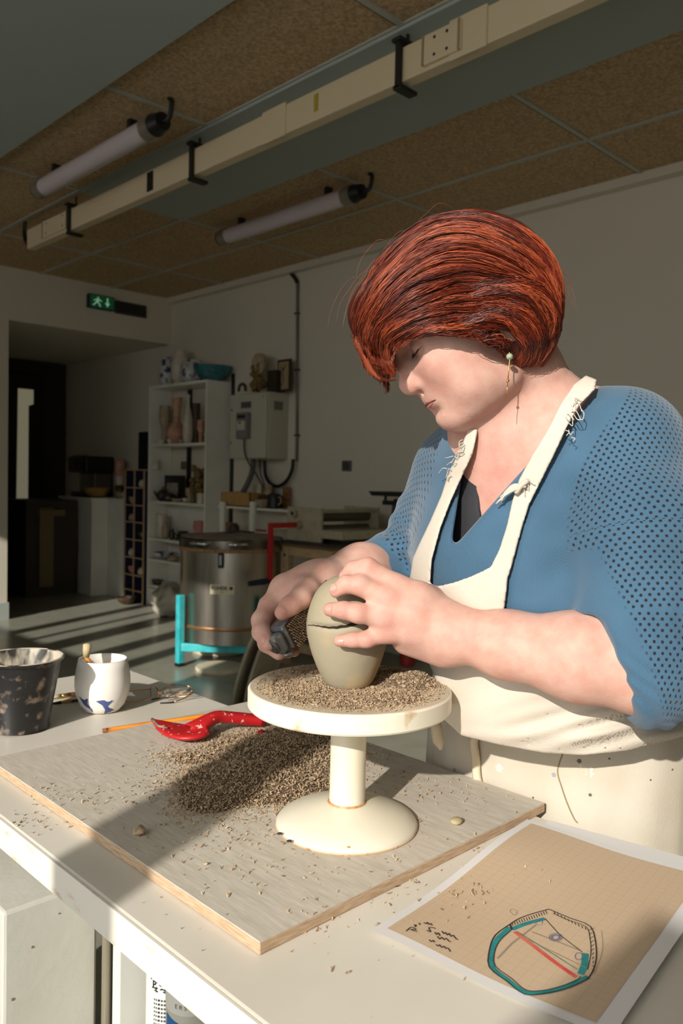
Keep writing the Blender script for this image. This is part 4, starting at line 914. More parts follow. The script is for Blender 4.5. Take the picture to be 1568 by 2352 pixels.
obj('brush_handle', MB().tube([Vector((mc[0]+.008, mc[1]-.012, TZ+.012)), pbm], .004, 10), m_hand, bs, smooth='all')
dv_ = (ptp-pbm)
obj('bristles', MB().tube([pbm, pbm+dv_*.5, pbm+dv_*.9, ptp], [.0055,.0072,.0075,.003], 12), m_brs, bs, smooth='all')
# ---------------------------------------------------------------- brushes lying between bucket and cup
for (pa, pb_, r, m1, m2, lab) in (((120,1600),(175,1592),.004,m_hand,m_brs,'orange-handled brush lying behind the white cup'), ((118,1614),(178,1606),.003,m_black,m_steel,'black-handled brush lying behind the white cup')):
    a = on(2, TZ+.006, *pa); b = on(2, TZ+.006, *pb_); a[2] = b[2] = TZ+r+.001; v = b-a
    t = thing('paintbrush', lab, 'brush', a)
    obj('brush_handle', MB().tube([b-v*.25, b+v*1.7], [r, r*.6], 10), m1, t, smooth='all')
    obj('ferrule', MB().tube([a+v*.35, b-v*.24], [r*.9, r], 10), mat('brass_ferrule', (190,150,80), .3, .9), t, smooth='all')
    obj('bristles', MB().tube([a-v*.1, a+v*.36], [r*.5, r*1.1], 10), m2, t, smooth='all')
# ---------------------------------------------------------------- eyeglasses
GL = thing('eyeglasses', 'folded wire-rimmed eyeglasses lying behind the white cup', 'glasses', on(2, TZ, 380, 1600))
m_gold = mat('copper_wire', (196,140,104), .25, 1.0); m_gls = mat('lens_glass', (240,245,240), .02, trans=1.0, alpha=.35)
zg = TZ+.012
def g(px, py, dz_=0): 
    p = on(2, zg+dz_, px, py); return p
r1 = [(365,1590,.012),(380,1580,.016),(400,1575,.018),(425,1574,.016),(440,1580,.012),(442,1592,.004),(430,1598,.0),(405,1601,-.003),(380,1603,-.003),(364,1600,.002)]
r2 = [(345,1583,.010),(325,1585,.014),(300,1588,.015),(280,1592,.012),(272,1602,.004),(282,1610,-.002),(305,1612,-.004),(330,1608,-.003),(346,1598,.002)]
for rr in (r1, r2):
    pts = [g(x, y, d) for x, y, d in rr]; pts = catmull(pts+[pts[0]], 5)
    obj('rim', MB().tube(pts, .0009, 8), m_gold, GL, smooth='all')
    obj('lens', ([tuple(p) for p in pts[:-1]], [tuple(range(len(pts)-1))]), m_gls, GL)
obj('bridge', MB().tube(catmull([g(345,1583,.010), g(350,1578,.015), g(358,1579,.015), g(365,1590,.012)], 4), .001, 8), m_gold, GL, smooth='all')
obj('nose_pads', MB().ball(g(343,1593,.004), (.0025,.002,.004), 8, 6).ball(g(370,1592,.004), (.0025,.002,.004), 8, 6), m_gls, GL)
for pts in ([(442,1586,.008),(420,1592,.0),(380,1600,-.006),(348,1607,-.009)], [(442,1584,.006),(430,1600,-.004),(400,1612,-.009),(368,1615,-.0105)]):
    q = catmull([g(*p) for p in pts], 5); k = len(q)*2//3
    tm = obj('temple', MB().tube(q[:k+1], .001, 8), m_gold, GL, smooth='all')
    obj('temple_tip', MB().tube(q[k:], [.0014]*(len(q)-k), 8), m_black, tm, smooth='all')
# ---------------------------------------------------------------- pencil
a = on(2, TZ+.0045, 238, 1678); b = on(2, BT+.0048, 470, 1645); v = (b-a)/np.linalg.norm(b-a)
PN = thing('pencil', 'orange pencil with its end under the red tool', 'pencil', a)
obj('barrel', MB().cyl(a+v*.008, b, .0042, n=6), mat('pencil_orange', (222,140,40), .4, rgb2=(200,110,20), scale=20), PN)
obj('ferrule', MB().cyl(a+v*.004, a+v*.012, .0038, n=12), m_gold, PN); obj('eraser', MB().cyl(a-v*.002, a+v*.004, .0036, n=12), mat('eraser', (140,90,50), .8), PN)
obj('sharpened_tip', MB().cyl(b, b+v*.012, .0034, .0006, n=6), m_wood, PN)
# ---------------------------------------------------------------- red scraper handle
RT = thing('red_scraper', 'red plastic scraper handle spattered with dry clay', 'scraper', on(2, TZ, 440, 1680))
m_rt = mat('red_plastic', (178,28,32), .42, rgb2=(206,170,158), scale=120, lo=.63, hi=.66, detail=3)
def rz(px, py, h): return on(2, BT+h, px, py)
sec = [  # px, py centre, half width (m), half thickness, height
 (352,1655,.002,.003,.016),(370,1664,.013,.004,.013),(392,1673,.022,.005,.011),(418,1680,.030,.005,.011),(443,1681,.034,.006,.012),(458,1668,.020,.008,.018),(495,1648,.011,.0095,.026),(530,1648,.0115,.009,.022),(570,1652,.012,.009,.016),(600,1655,.0125,.0085,.012),(610,1657,.009,.006,.011)]
cs = catmull([np.array([*rz(x, y, h), w, t]) for x, y, w, t, h in sec], 5); vs = []; n = 16
for i, c in enumerate(cs):
    d = cs[min(i+1, len(cs)-1)][:3]-cs[max(i-1, 0)][:3]; d /= np.linalg.norm(d); sd = np.cross(d, [0,0,1]); sd /= np.linalg.norm(sd); up = np.cross(sd, d)
    for k in range(n):
        a = 2*math.pi*k/n; ca, sa = math.cos(a), math.sin(a); e = .7
        vs.append(tuple(c[:3]+sd*c[3]*math.copysign(abs(ca)**e, ca)+up*c[4]*math.copysign(abs(sa)**e, sa)))
m_ = len(cs); fs = [(i*n+k, i*n+(k+1) % n, (i+1)*n+(k+1) % n, (i+1)*n+k) for i in range(m_-1) for k in range(n)]+[tuple(range(n))[::-1], tuple((m_-1)*n+k for k in range(n))]
obj('handle_body', (vs, fs), m_rt, RT, smooth='all')
a = rz(349,1652,.016); b = rz(378,1690,.008); c = rz(442,1704,.002); d = rz(446,1692,.006)
obj('steel_blade', MB().ribbon([a, rz(362,1676,.010), rz(395,1696,.004), c], .004, (0,.5,.8)).tube([a, rz(365,1668,.016), rz(385,1672,.018)], [.0025,.002,.001], 8), mat('caked_clay', (150,138,120), .8, rgb2=(90,80,70), scale=90), RT, smooth='all')
rp_ = wb(612, 1690)
t = thing('red_black_blade', 'red and black tool half buried in the shavings under the wheel', 'tool', (rp_[0], rp_[1], BT))
pl_ = [wb(585,1694), wb(602,1684), wb(622,1688), wb(642,1702), wb(610,1706)]
obj('blade_part', MB().prism([(p[0], p[1], BT+.003) for p in pl_[1:]], (0,0,.003)), m_black, t, bev=.001)
obj('red_part', MB().prism([(p[0], p[1], BT+.003) for p in (pl_[0], pl_[1], pl_[4])], (0,0,.005)), m_rt, t, bev=.001)
# ---------------------------------------------------------------- graph paper with the drawing
pA, pB = np.array([.860,.536,0]), np.array([.535,.494,0])     # long side corners
u = (pB-pA); LU = np.linalg.norm(u); u /= LU; v = np.array([u[1], -u[0], 0]); v = v if v[1] < 0 else -v
LV = .222
def pz(s, t): return .0035+.0035*math.sin(s*22)*(.4+.6*math.cos(t*16))*(1-t/LV*.5)+.002*math.sin(t*30+1)
def pp(s, t, e=0): q = pA+u*s+v*t; return (q[0], q[1], TZ+.0012+max(0, pz(s, t))*.75+e)
def sheet(s0, s1, t0, t1, e, ns=36, nt=24, z=None, fn=pp):
    vs = [fn(s0+(s1-s0)*i/ns, t0+(t1-t0)*j/nt, e) for i in range(ns+1) for j in range(nt+1)]
    return vs, [(i*(nt+1)+j, (i+1)*(nt+1)+j, (i+1)*(nt+1)+j+1, i*(nt+1)+j+1) for i in range(ns) for j in range(nt)]
m_pap = mat('paper_white', (222,220,218), .7); m_gr = bpy.data.materials.new('graph_paper'); m_gr.use_nodes = True
nt = m_gr.node_tree; bs_ = nt.nodes['Principled BSDF']; bs_.inputs['Roughness'].default_value = .75
uvn = nt.nodes.new('ShaderNodeUVMap'); uvn.uv_map = 'UVMap'
def mth(op, a, b=None, cl=False):
    n_ = nt.nodes.new('ShaderNodeMath'); n_.operation = op
    for i, x in enumerate((a, b)):
        if x is None: continue
        if isinstance(x, (int, float)): n_.inputs[i].default_value = x
        else: nt.links.new(x, n_.inputs[i])
    return n_.outputs[0]
sp = nt.nodes.new('ShaderNodeSeparateXYZ'); nt.links.new(uvn.outputs[0], sp.inputs[0])
def lines(pitch, wd_l):
    o = []
    for k in range(2):
        fr_ = mth('FRACT', mth('MULTIPLY', sp.outputs[k], 1/pitch)); o.append(mth('LESS_THAN', mth('ABSOLUTE', mth('SUBTRACT', fr_, .5)), wd_l/pitch/2))
    return mth('MAXIMUM', o[0], o[1])
l1 = mth('MULTIPLY', lines(.01, .0005), .55); l2 = mth('MULTIPLY', lines(.002, .0003), .14); lt_ = mth('MAXIMUM', l1, l2)
mx = nt.nodes.new('ShaderNodeMix'); mx.data_type = 'RGBA'; nt.links.new(lt_, mx.inputs[0])
mx.inputs[6].default_value = (*lin((200,178,150)), 1); mx.inputs[7].default_value = (*lin((186,140,104)), 1); nt.links.new(mx.outputs[2], bs_.inputs['Base Color'])
PP = thing('graph_paper_sheet', 'sheet of graph paper with a hand-drawn vessel section on the bench', 'paper', pp(.15,.1))
obj('white_margin_sheet', sheet(0, LU, 0, LV, 0), m_pap, PP, smooth='all')
gm = .011; g0 = sheet(gm, LU-gm, gm*.9, LV-gm*1.4, .0004)
go = obj('graph_area', g0, m_gr, PP, smooth='all')
uvl = go.data.uv_layers.new(name='UVMap'); co = np.array(g0[0])
uvv = np.stack([(co-pA) @ u, (co-pA) @ v], 1); li = np.zeros(len(go.data.loops), int); go.data.loops.foreach_get('vertex_index', li); uvl.data.foreach_set('uv', uvv[li].ravel())
def st(px, py):
    q = on(2, TZ+.0035, px, py)-pA; return float(q @ u), float(q @ v)
def zp3(x, y): return (840+x/2.154, 1860+y/2.154)
def ink(name, pts, w, m, e=.0009, closed=False, dens=4, par=None):
    q = [np.array([*st(*zp3(*p)), 0]) for p in pts]
    if closed: q = q+[q[0]]
    q = catmull(q, dens) if dens > 1 else q
    vs = []
    for i, p in enumerate(q):
        t = q[min(i+1, len(q)-1)]-q[max(i-1, 0)]; t = t/max(1e-9, np.linalg.norm(t)); sd = np.array([-t[1], t[0]])*w/2
        vs += [pp(p[0]-sd[0], p[1]-sd[1], e), pp(p[0]+sd[0], p[1]+sd[1], e)]
    return vs, [(2*i, 2*i+1, 2*i+3, 2*i+2) for i in range(len(q)-1)]
def merge(L):
    vs, fs = [], []
    for v_, f_ in L: o = len(vs); vs += v_; fs += [tuple(i+o for i in f) for f in f_]
    return vs, fs
m_tealink = mat('teal_ink', (26,142,140), .6, rgb2=(20,120,124), scale=90); m_blk = mat('black_ink', (48,36,34), .7); m_pcl = mat('pencil_grey', (150,136,116), .8); m_redink = mat('red_pencil', (214,110,90), .7, rgb2=(196,50,50), scale=40); m_bluink = mat('blue_pen', (110,110,140), .7)
DR = obj('teal_outline', merge([ink('', [(712,580),(650,640),(622,700),(625,780),(700,840),(780,900),(860,908),(960,890),(1050,855),(1100,835)], .0052, m_tealink), ink('', [(722,588),(790,560),(885,535)], .0048, m_tealink), ink('', [(1085,715),(1080,770),(1062,820)], .0058, m_tealink)]), m_tealink, go)
outl = [(905,490),(830,510),(760,535),(712,565),(640,620),(612,690),(610,780),(700,850),(785,915),(880,912),(980,895),(1060,865),(1105,835),(1135,770),(1138,680),(1110,580),(1010,535),(905,490)]
inn = [(722,590),(660,650),(635,710),(640,775),(720,835),(790,893),(870,898),(960,880),(1040,852),(1062,832)]
obj('black_outline', merge([ink('', outl, .0012, None, .0012, dens=3), ink('', inn, .0008, None, .0012, dens=3), ink('', [(925,510),(1000,545),(1088,580),(1108,640),(1112,720),(1095,800)], .0008, None, .0012, dens=3), ink('', [(885,535),(960,620),(1070,710)], .0008, None, .0012, dens=1), ink('', [(722,590),(712,565)], .002, None, .0012, dens=1)]
   + [ink('', [(a+ (905-712)*0, b), (a+8, b+16)], .0007, None, .0012, dens=1) for a, b in [(720+12*i, 556-4.2*i) for i in range(15)]]
   + [ink('', [(930+17*i, 502+9*i), (922+17*i+14, 516+9*i)], .0007, None, .0012, dens=1) for i in range(10)]
   + [ink('', [(1098+3.2*i, 600+21*i), (1128+1.0*i-.2*i*i, 588+21*i)], .0007, None, .0012, dens=1) for i in range(11)]), m_blk, go)
obj('red_line', ink('', [(735,600),(840,680),(940,760),(1040,835)], .0042, None, .0010), m_redink, go)
obj('pencil_lines', merge([ink('', [(650,735),(720,660),(840,565)], .0016, None, .0009, dens=1), ink('', [(820,600),(1060,700)], .0012, None, .0009, dens=1), ink('', [(760,620),(1090,790)], .0006, None, .0009, dens=1), ink('', [(1165,600),(1170,700),(1130,820)], .0006, None, .0009), ink('', [(712,500),(735,520),(748,500),(722,488),(712,500)], .0006, None, .0009)]), m_pcl, go)
obj('thin_blue_line', ink('', [(745,600),(1045,798)], .0007, None, .0013, dens=1), m_tealink, go)
obj('pen_circles', merge([ink('', [(938+32*math.cos(a), 630+20*math.sin(a)) for a in np.linspace(0,6.28,12)], .0009, None, .0012, dens=2), ink('', [(938+20*math.cos(a), 630+12*math.sin(a)) for a in np.linspace(0,6.28,10)], .002, None, .0011, dens=2), ink('', [(1052+18*math.cos(a), 730+18*math.sin(a)) for a in np.linspace(0,6.28,10)], .0009, None, .0012, dens=2), ink('', [(856+18*math.cos(a), 555+13*math.sin(a)) for a in np.linspace(0,6.28,10)], .0005, None, .0012, dens=2)]), m_bluink, go)
# handwriting (upside-down scrawl), kept as pen strokes where they stand
hw = []
def scr(x, y, steps): hw.append(ink('', [(x+a, y+b) for a, b in steps], .0011, None, .0012, dens=3))
scr(198,622,[(0,0),(25,-22),(50,-10),(20,-10),(55,0)]); scr(240,585,[(0,0),(4,12),(8,2)]); scr(262,576,[(0,0),(5,10)])
scr(285,572,[(0,0),(12,6),(18,-2),(26,10),(34,4),(42,14)]); scr(300,612,[(0,0),(20,8),(10,-14),(34,-14),(44,-10)]); scr(340,620,[(0,0),(8,12),(16,2),(26,18)])
scr(352,640,[(0,0),(12,14),(22,4),(34,16),(44,8),(58,22),(68,24)]); scr(375,612,[(0,0),(10,14),(18,6),(28,20),(36,10),(46,26),(56,18),(68,34),(80,40)])
scr(312,660,[(0,0),(10,10),(20,2),(26,12)]); scr(345,682,[(0,0),(12,8),(18,0),(30,14),(40,6),(50,18),(60,14),(72,32)])
obj('handwriting', merge(hw), m_blk, go)
# second sheet below, right
def pp2(s, t, e=0): q = np.array([.888,.522,0])+np.array([.03,-.170,0])/np.linalg.norm([.03,.170])*t+u*s; return (q[0], q[1], TZ+.0006+e)
single('blank_sheet', sheet(0, .09, 0, .21, 0, 6, 6, fn=pp2), m_pap, 'blank white sheet under the upper end of the graph paper', 'paper')
# ================================================================== THE WOMAN (signed-distance bodies meshed in numpy)
def A3(p): return np.array(p, float)
class Cone:                                   # round cone between a and b
    def __init__(s, a, b, ra, rb): s.a, s.b, s.ra, s.rb = A3(a), A3(b), ra, rb; s.c = (s.a+s.b)/2; s.R = np.linalg.norm(s.b-s.a)/2+max(ra, rb)
    def __call__(s, p):
        ba = s.b-s.a; t = np.clip(((p-s.a) @ ba)/max(1e-12, ba @ ba), 0, 1)
        return np.linalg.norm(p-s.a-t[:, None]*ba, axis=1)-(s.ra+(s.rb-s.ra)*t)
class Ell:                                    # ellipsoid with axes
    def __init__(s, c, r, ax=None): s.c, s.r = A3(c), A3(r); s.ax = np.eye(3) if ax is None else np.array(ax, float); s.R = max(r)
    def __call__(s, p):
        q = (p-s.c) @ s.ax.T; k0 = np.linalg.norm(q/s.r, axis=1); k1 = np.linalg.norm(q/(s.r**2), axis=1)
        return k0*(k0-1)/np.maximum(k1, 1e-9)
class Field:
    def __init__(s): s.L = []
    def add(s, f, k=.01, op='u'): s.L.append((f, k, op)); return s
    def __call__(s, p, cull=None):
        d = np.full(len(p), .5)
        for f, k, op in s.L:
            if cull is not None and hasattr(f, 'R') and op != 'i':
                if np.linalg.norm(f.c-cull[0]) > f.R+cull[1]+k+.05: continue
            e = f(p)
            if op == 'u': h = np.maximum(k-np.abs(d-e), 0)/k; d = np.minimum(d, e)-h*h*k*.25
            elif op == 's': h = np.maximum(k-np.abs(-d-e), 0)/k; d = np.maximum(d, -e)+h*h*k*.25
            elif op == 'i': h = np.maximum(k-np.abs(d-e), 0)/k; d = np.maximum(d, e)+h*h*k*.25
        return d
def smin(a, b, k): h = np.maximum(k-np.abs(a-b), 0)/k; return np.minimum(a, b)-h*h*k*.25
def smax(a, b, k): return -smin(-a, -b, k)
def mesh_field(F, lo, hi, cell, n=14, slack=1.0):
    """surface nets on active blocks; F(points, cull)->distance"""
    lo, hi = A3(lo), A3(hi); nb = np.ceil((hi-lo)/(cell*n)).astype(int); B = cell*n; rad = B*.5*1.7321+cell*2
    idx = np.array([(i, j, k) for i in range(nb[0]) for j in range(nb[1]) for k in range(nb[2])])
    cen = lo+(idx+.5)*B; dc = np.concatenate([F(cen[i:i+20000], None) for i in range(0, len(cen), 20000)])
    act = idx[np.abs(dc) < rad*slack]
    g = np.arange(n+2)-1                      # samples -1..n
    GX, GY, GZ = np.meshgrid(np.arange(-1, n+1), np.arange(-1, n+1), np.arange(-1, n+1), indexing='ij')
    offs = np.stack([GX, GY, GZ], -1).reshape(-1, 3)
    S = 1 << 20
    def key(a): a = a.astype(np.int64)+8; return (a[..., 0]*S+a[..., 1])*S+a[..., 2]
    keys, verts, quads = [], [], []
    corners = np.array([(i, j, k) for i in (0, 1) for j in (0, 1) for k in (0, 1)])
    edges = [(a, b) for a in range(8) for b in range(a+1, 8) if np.abs(corners[a]-corners[b]).sum() == 1]
    for b in act:
        base = b*n; pts = lo+(base+offs)*cell
        D = F(pts, (lo+(base+n/2)*cell, rad)).reshape(n+2, n+2, n+2)
        if D.min() > 0 or D.max() < 0: continue
        sg = D < 0
        C = [sg[c[0]:n+1+c[0], c[1]:n+1+c[1], c[2]:n+1+c[2]] for c in corners]; cnt = sum(c.astype(int) for c in C)
        m = (cnt > 0) & (cnt < 8); ci = np.argwhere(m)
        if not len(ci): continue
        V = np.zeros((len(ci), 3)); W = np.zeros(len(ci)); vals = [D[ci[:, 0]+c[0], ci[:, 1]+c[1], ci[:, 2]+c[2]] for c in corners]
        for a, e in edges:
            x = (vals[a] < 0) != (vals[e] < 0); t = np.where(x, vals[a]/np.where(x, vals[a]-vals[e], 1), 0)
            V += x[:, None]*(corners[a]+t[:, None]*(corners[e]-corners[a])); W += x
        V = V/W[:, None]+ci-1+base
        keys.append(key(ci-1+base)); verts.append(lo+V*cell)
        for ax in range(3):                   # edges with lower corner in 0..n-1
            e1, e2 = [(1, 2), (2, 0), (0, 1)][ax]
            s0 = sg[1:n+1, 1:n+1, 1:n+1]; sl_ = [slice(1, n+1)]*3; sl_[ax] = slice(2, n+2); s1 = sg[tuple(sl_)]
            q = np.argwhere(s0 != s1)
            if not len(q): continue
            fl = s0[q[:, 0], q[:, 1], q[:, 2]]; q = q+base; u1 = np.zeros(3, int); u1[e1] = 1; u2 = np.zeros(3, int); u2[e2] = 1
            Q = np.stack([key(q-u1-u2), key(q-u2), key(q), key(q-u1)], 1); Q[~fl] = Q[~fl][:, ::-1]; quads.append(Q)
    K = np.concatenate(keys); V = np.concatenate(verts); Q = np.concatenate(quads)
    uk, ui = np.unique(K, return_index=True); V = V[ui]; pos = np.searchsorted(uk, Q); pos = np.clip(pos, 0, len(uk)-1); ok = (uk[pos] == Q).all(1)
    return V, pos[ok]
def np_obj(name, V, Q, m, parent, label=None):
    me = bpy.data.meshes.new(name); nq = len(Q)
    me.vertices.add(len(V)); me.vertices.foreach_set('co', V.astype(np.float32).ravel())
    me.loops.add(nq*4); me.loops.foreach_set('vertex_index', Q.astype(np.int32).ravel())
    me.polygons.add(nq); me.polygons.foreach_set('loop_start', (np.arange(nq)*4).astype(np.int32)); me.polygons.foreach_set('loop_total', np.full(nq, 4, np.int32)) if False else None
    me.update(calc_edges=True); me.polygons.foreach_set('use_smooth', [True]*nq); me.materials.append(m)
    o = bpy.data.objects.new(name, me); COL.objects.link(o)
    if parent is not None:
        o.parent = parent
        if parent.parent is None: o.matrix_parent_inverse = Matrix.Translation(-Vector(parent.location))
    if label: o['label'] = label
    return o
def fattr(o, name, arr, kind='FLOAT'):
    a = o.data.attributes.new(name, kind, 'POINT'); a.data.foreach_set('value' if kind == 'FLOAT' else 'vector', np.asarray(arr, np.float32).ravel())
WM = thing('person', 'red-haired woman in a blue perforated sweater and cream apron, leaning over the wheel', 'person', (1.02, .56, 0))
# ---------------------------------------------------------------- head frame (profile, looking down to screen left)
HO = P(1116, 795, .93); LAT = -CF                                  # LAT: towards the viewer = her left
pt_ = math.radians(30); HF = -CR*math.cos(pt_)-CU*math.sin(pt_); HU = -CR*math.sin(pt_)+CU*math.cos(pt_)
yw = math.radians(7); HF2 = HF*math.cos(yw)+LAT*math.sin(yw); HL = LAT*math.cos(yw)-HF*math.sin(yw); HAX = [HF2, HU, HL]
def H(f, u, l=0): return HO+HF2*f+HU*u+HL*l
skin = Field()
def hs(f, k=.012, op='u'): skin.add(f, k, op)
hs(Ell(H(-.004,.050), (.094,.082,.074), HAX)); hs(Ell(H(.040,.008), (.056,.066,.060), HAX), .02)
hs(Ell(H(.058,.050), (.043,.036,.055), HAX), .02)
for s in (1, -1):
    hs(Cone(H(.088,.047,s*.008), H(.074,.048,s*.042), .009, .008), .012)
    hs(Ell(H(.058,.004,s*.040), (.027,.026,.022), HAX), .022)
    hs(Cone(H(.066,-.048,s*.014), H(.014,-.044,s*.042), .017, .013), .028)
    hs(Ell(H(.045,-.028,s*.040), (.028,.024,.020), HAX), .02)
hs(Ell(H(.062,-.020), (.029,.030,.034), HAX), .016)
hs(Ell(H(.0715,-.049), (.0205,.0165,.021), HAX), .010)
hs(Ell(H(.043,-.048), (.034,.016,.032), HAX), .024)                # soft under-chin
for s in (1, -1):
    hs(Ell(H(.092,.033,s*.033), (.014,.012,.017), HAX), .012, 's')  # eye sockets
hs(Cone(H(.091,.036), H(.1005,.008), .0075, .0095), .010)           # nose bridge
hs(Ell(H(.1005,.0035), (.0115,.0110,.0115), HAX), .008)            # nose tip
for s in (1, -1):
    hs(Ell(H(.0855,-.001,s*.0130), (.0135,.0090,.0085), HAX), .004)  # nostril wings
    hs(Ell(H(.0945,-.0105,s*.0065), (.0070,.0036,.0032), HAX), .002, 's')
    hs(Ell(H(.0720,.034,s*.031), (.0150,.0125,.0150), HAX), .004)  # lidded eyes
    hs(Cone(H(.083,.003,s*.020), H(.0765,-.022,s*.029), .0030, .0022), .006, 's')   # smile fold
hs(Ell(H(.087,-.0195), (.0065,.0060,.015), HAX), .006)             # upper lip mass
for s in (1, -1):
    hs(Cone(H(.0875,-.0205,s*.003), H(.0745,-.0250,s*.020), .0036, .0022), .005)
    hs(Cone(H(.0855,-.0290,s*.003), H(.0740,-.0285,s*.019), .0042, .0022), .005)
    hs(Cone(H(.0930,-.0245,s*.0), H(.0790,-.0268,s*.0225), .0011, .0009), .0016, 's')
hs(Ell(H(.0965,-.0375), (.0085,.0045,.024), HAX), .008, 's')       # fold under the lip
for s in (1, -1):                                                  # ears
    e0_ = H(-.008,.008,s*.072)
    EA = [HF2*.9+HU*.35, -HF2*.35+HU*.9, HL]
    hs(Ell(e0_, (.013,.022,.006), EA), .006); hs(Ell(H(-.006,.010,s*.079), (.007,.013,.005), EA), .005, 's'); hs(Ell(H(-.003,-.010,s*.072), (.0065,.007,.0045), EA), .006)
# ---------------------------------------------------------------- neck, shoulders, arms (anchors by column, row, distance)
NB = P(1185, 1010, .985)
hs(Cone(P(1200,860,.950), P(1215,975,.980), .049, .060), .04)
hs(Cone(P(1150,975,.95), P(1165,1080,.97), .028, .036), .03)
SHN, SHF_ = P(1425,1035,.92), P(1047,1085,1.09)
TC = P(1205,1190,1.03)
TB = [np.array([-.97,.22,0])/np.linalg.norm([-.97,.22]), np.array([.22,.97,0])/np.linalg.norm([.22,.97]), np.array([0,0,1.])]
hs(Ell(TC, (.105,.165,.16), TB), .05); hs(Cone(NB, SHN, .055, .062), .05); hs(Cone(NB, SHF_, .055, .040), .05)
N_TORSO = len(skin.L)
ELN, WRN = P(1490,1530,.835), P(1050,1455,.905)
hs(Cone(SHN, P(1475,1290,.875), .062, .058), .03); hs(Cone(P(1475,1290,.875), ELN, .058, .050), .02)
FM = P(1330,1508,.85)
hs(Cone(ELN, FM, .047, .0445), .02); hs(Cone(FM, P(1160,1480,.88), .0445, .034), .02); hs(Cone(P(1160,1480,.88), WRN, .034, .0265), .02)
ELF, WRF = P(930,1300,1.16), P(728,1345,1.035)
hs(Cone(SHF_, ELF, .040, .034), .03); hs(Cone(ELF, P(830,1312,1.10), .038, .034), .02); hs(Cone(P(830,1312,1.10), WRF, .036, .027), .02)
# ---- near (left) hand laid on the vessel
def fing(pts, rs, k=.005):
    for i in range(len(pts)-1): hs(Cone(pts[i], pts[i+1], rs[i], rs[i+1]), k if i else .010)
M1, M2, M3, M4 = P(912,1348,.905), P(890,1376,.892), P(880,1418,.889), P(893,1452,.893)
hs(Cone(WRN, P(960,1375,.905), .026, .017), .02); hs(Cone(P(1030,1455,.903), P(945,1410,.897), .024, .0165), .02); hs(Cone(P(1030,1470,.905), P(945,1448,.899), .022, .0155), .02)
hs(Cone(P(960,1375,.905), M1, .0165, .0125), .014); hs(Cone(P(955,1390,.898), M2, .0160, .0120), .014); hs(Cone(P(945,1420,.895), M3, .016, .0115), .014); hs(Cone(P(945,1450,.898), M4, .015, .0105), .014)
hs(Ell(P(965,1425,.915), (.033,.030,.020), [CR, CU, LAT]), .02)
hs(Cone(P(1010,1490,.912), P(930,1478,.912), .018, .011), .016)
FP = {}
FP['index'] = [M1, P(845,1303,.905), P(812,1308,.913), P(793,1324,.920)]
FP['middle'] = [M2, P(826,1344,.893), P(795,1342,.894), P(773,1357,.898)]
FP['ring'] = [M3, P(822,1409,.884), P(790,1402,.886), P(758,1400,.893)]
FP['little'] = [M4, P(842,1469,.890), P(812,1470,.890), P(780,1472,.893)]
fing(FP['index'], (.0125,.0105,.0093,.0078)); fing(FP['middle'], (.0122,.0112,.0096,.0082)); fing(FP['ring'], (.0115,.0103,.0094,.0080)); fing(FP['little'], (.0100,.0088,.0080,.0068))
hs(Cone(P(985,1375,.925), P(915,1345,.985), .016, .012), .012); hs(Cone(P(915,1345,.985), P(870,1330,1.005), .0115, .009), .006)   # thumb round the far side
# ---- far (right) hand gripping the rasp from above
hs(Cone(WRF, P(690,1365,1.01), .026, .022), .02); hs(Cone(WRF, P(655,1352,1.02), .026, .019), .02); hs(Cone(P(735,1362,1.03), P(700,1400,1.00), .02, .014), .014)
T0, T1, T2, T3 = P(706,1356,.995), P(690,1374,.975), P(667,1391,.962), P(648,1407,.955)
FP['thumb'] = [T0, T1, T2, T3]; fing(FP['thumb'], (.0165,.0130,.0112,.0092), .008)
I0 = P(650,1358,1.02)
fing([I0, P(618,1392,1.005), P(600,1425,.985), P(600,1452,.968), P(617,1478,.955)], (.0155,.0125,.0115,.0105,.0088), .006)
fing([P(665,1365,1.03), P(622,1405,1.02), P(604,1440,1.0), P(612,1478,.975), P(640,1500,.965)], (.0145,.0115,.0105,.0098,.0085), .006)
fing([P(680,1375,1.03), P(640,1420,1.025), P(618,1458,1.01), P(634,1490,.99), P(660,1498,.985)], (.014,.0105,.0098,.0090,.0078), .006)
fing([P(700,1390,1.03), P(664,1430,1.03), P(642,1466,1.02), P(652,1492,1.01), P(676,1496,1.0)], (.012,.0095,.0088,.0080,.007), .006)
# wrist crease / knuckle hints
pts_all = np.array([f.c for f, k, op in skin.L]); lo_ = pts_all.min(0)-.2; hi_ = pts_all.max(0)+.2; lo_[2] = .98
SK_CELL = .0020
import time; t0_ = time.time()
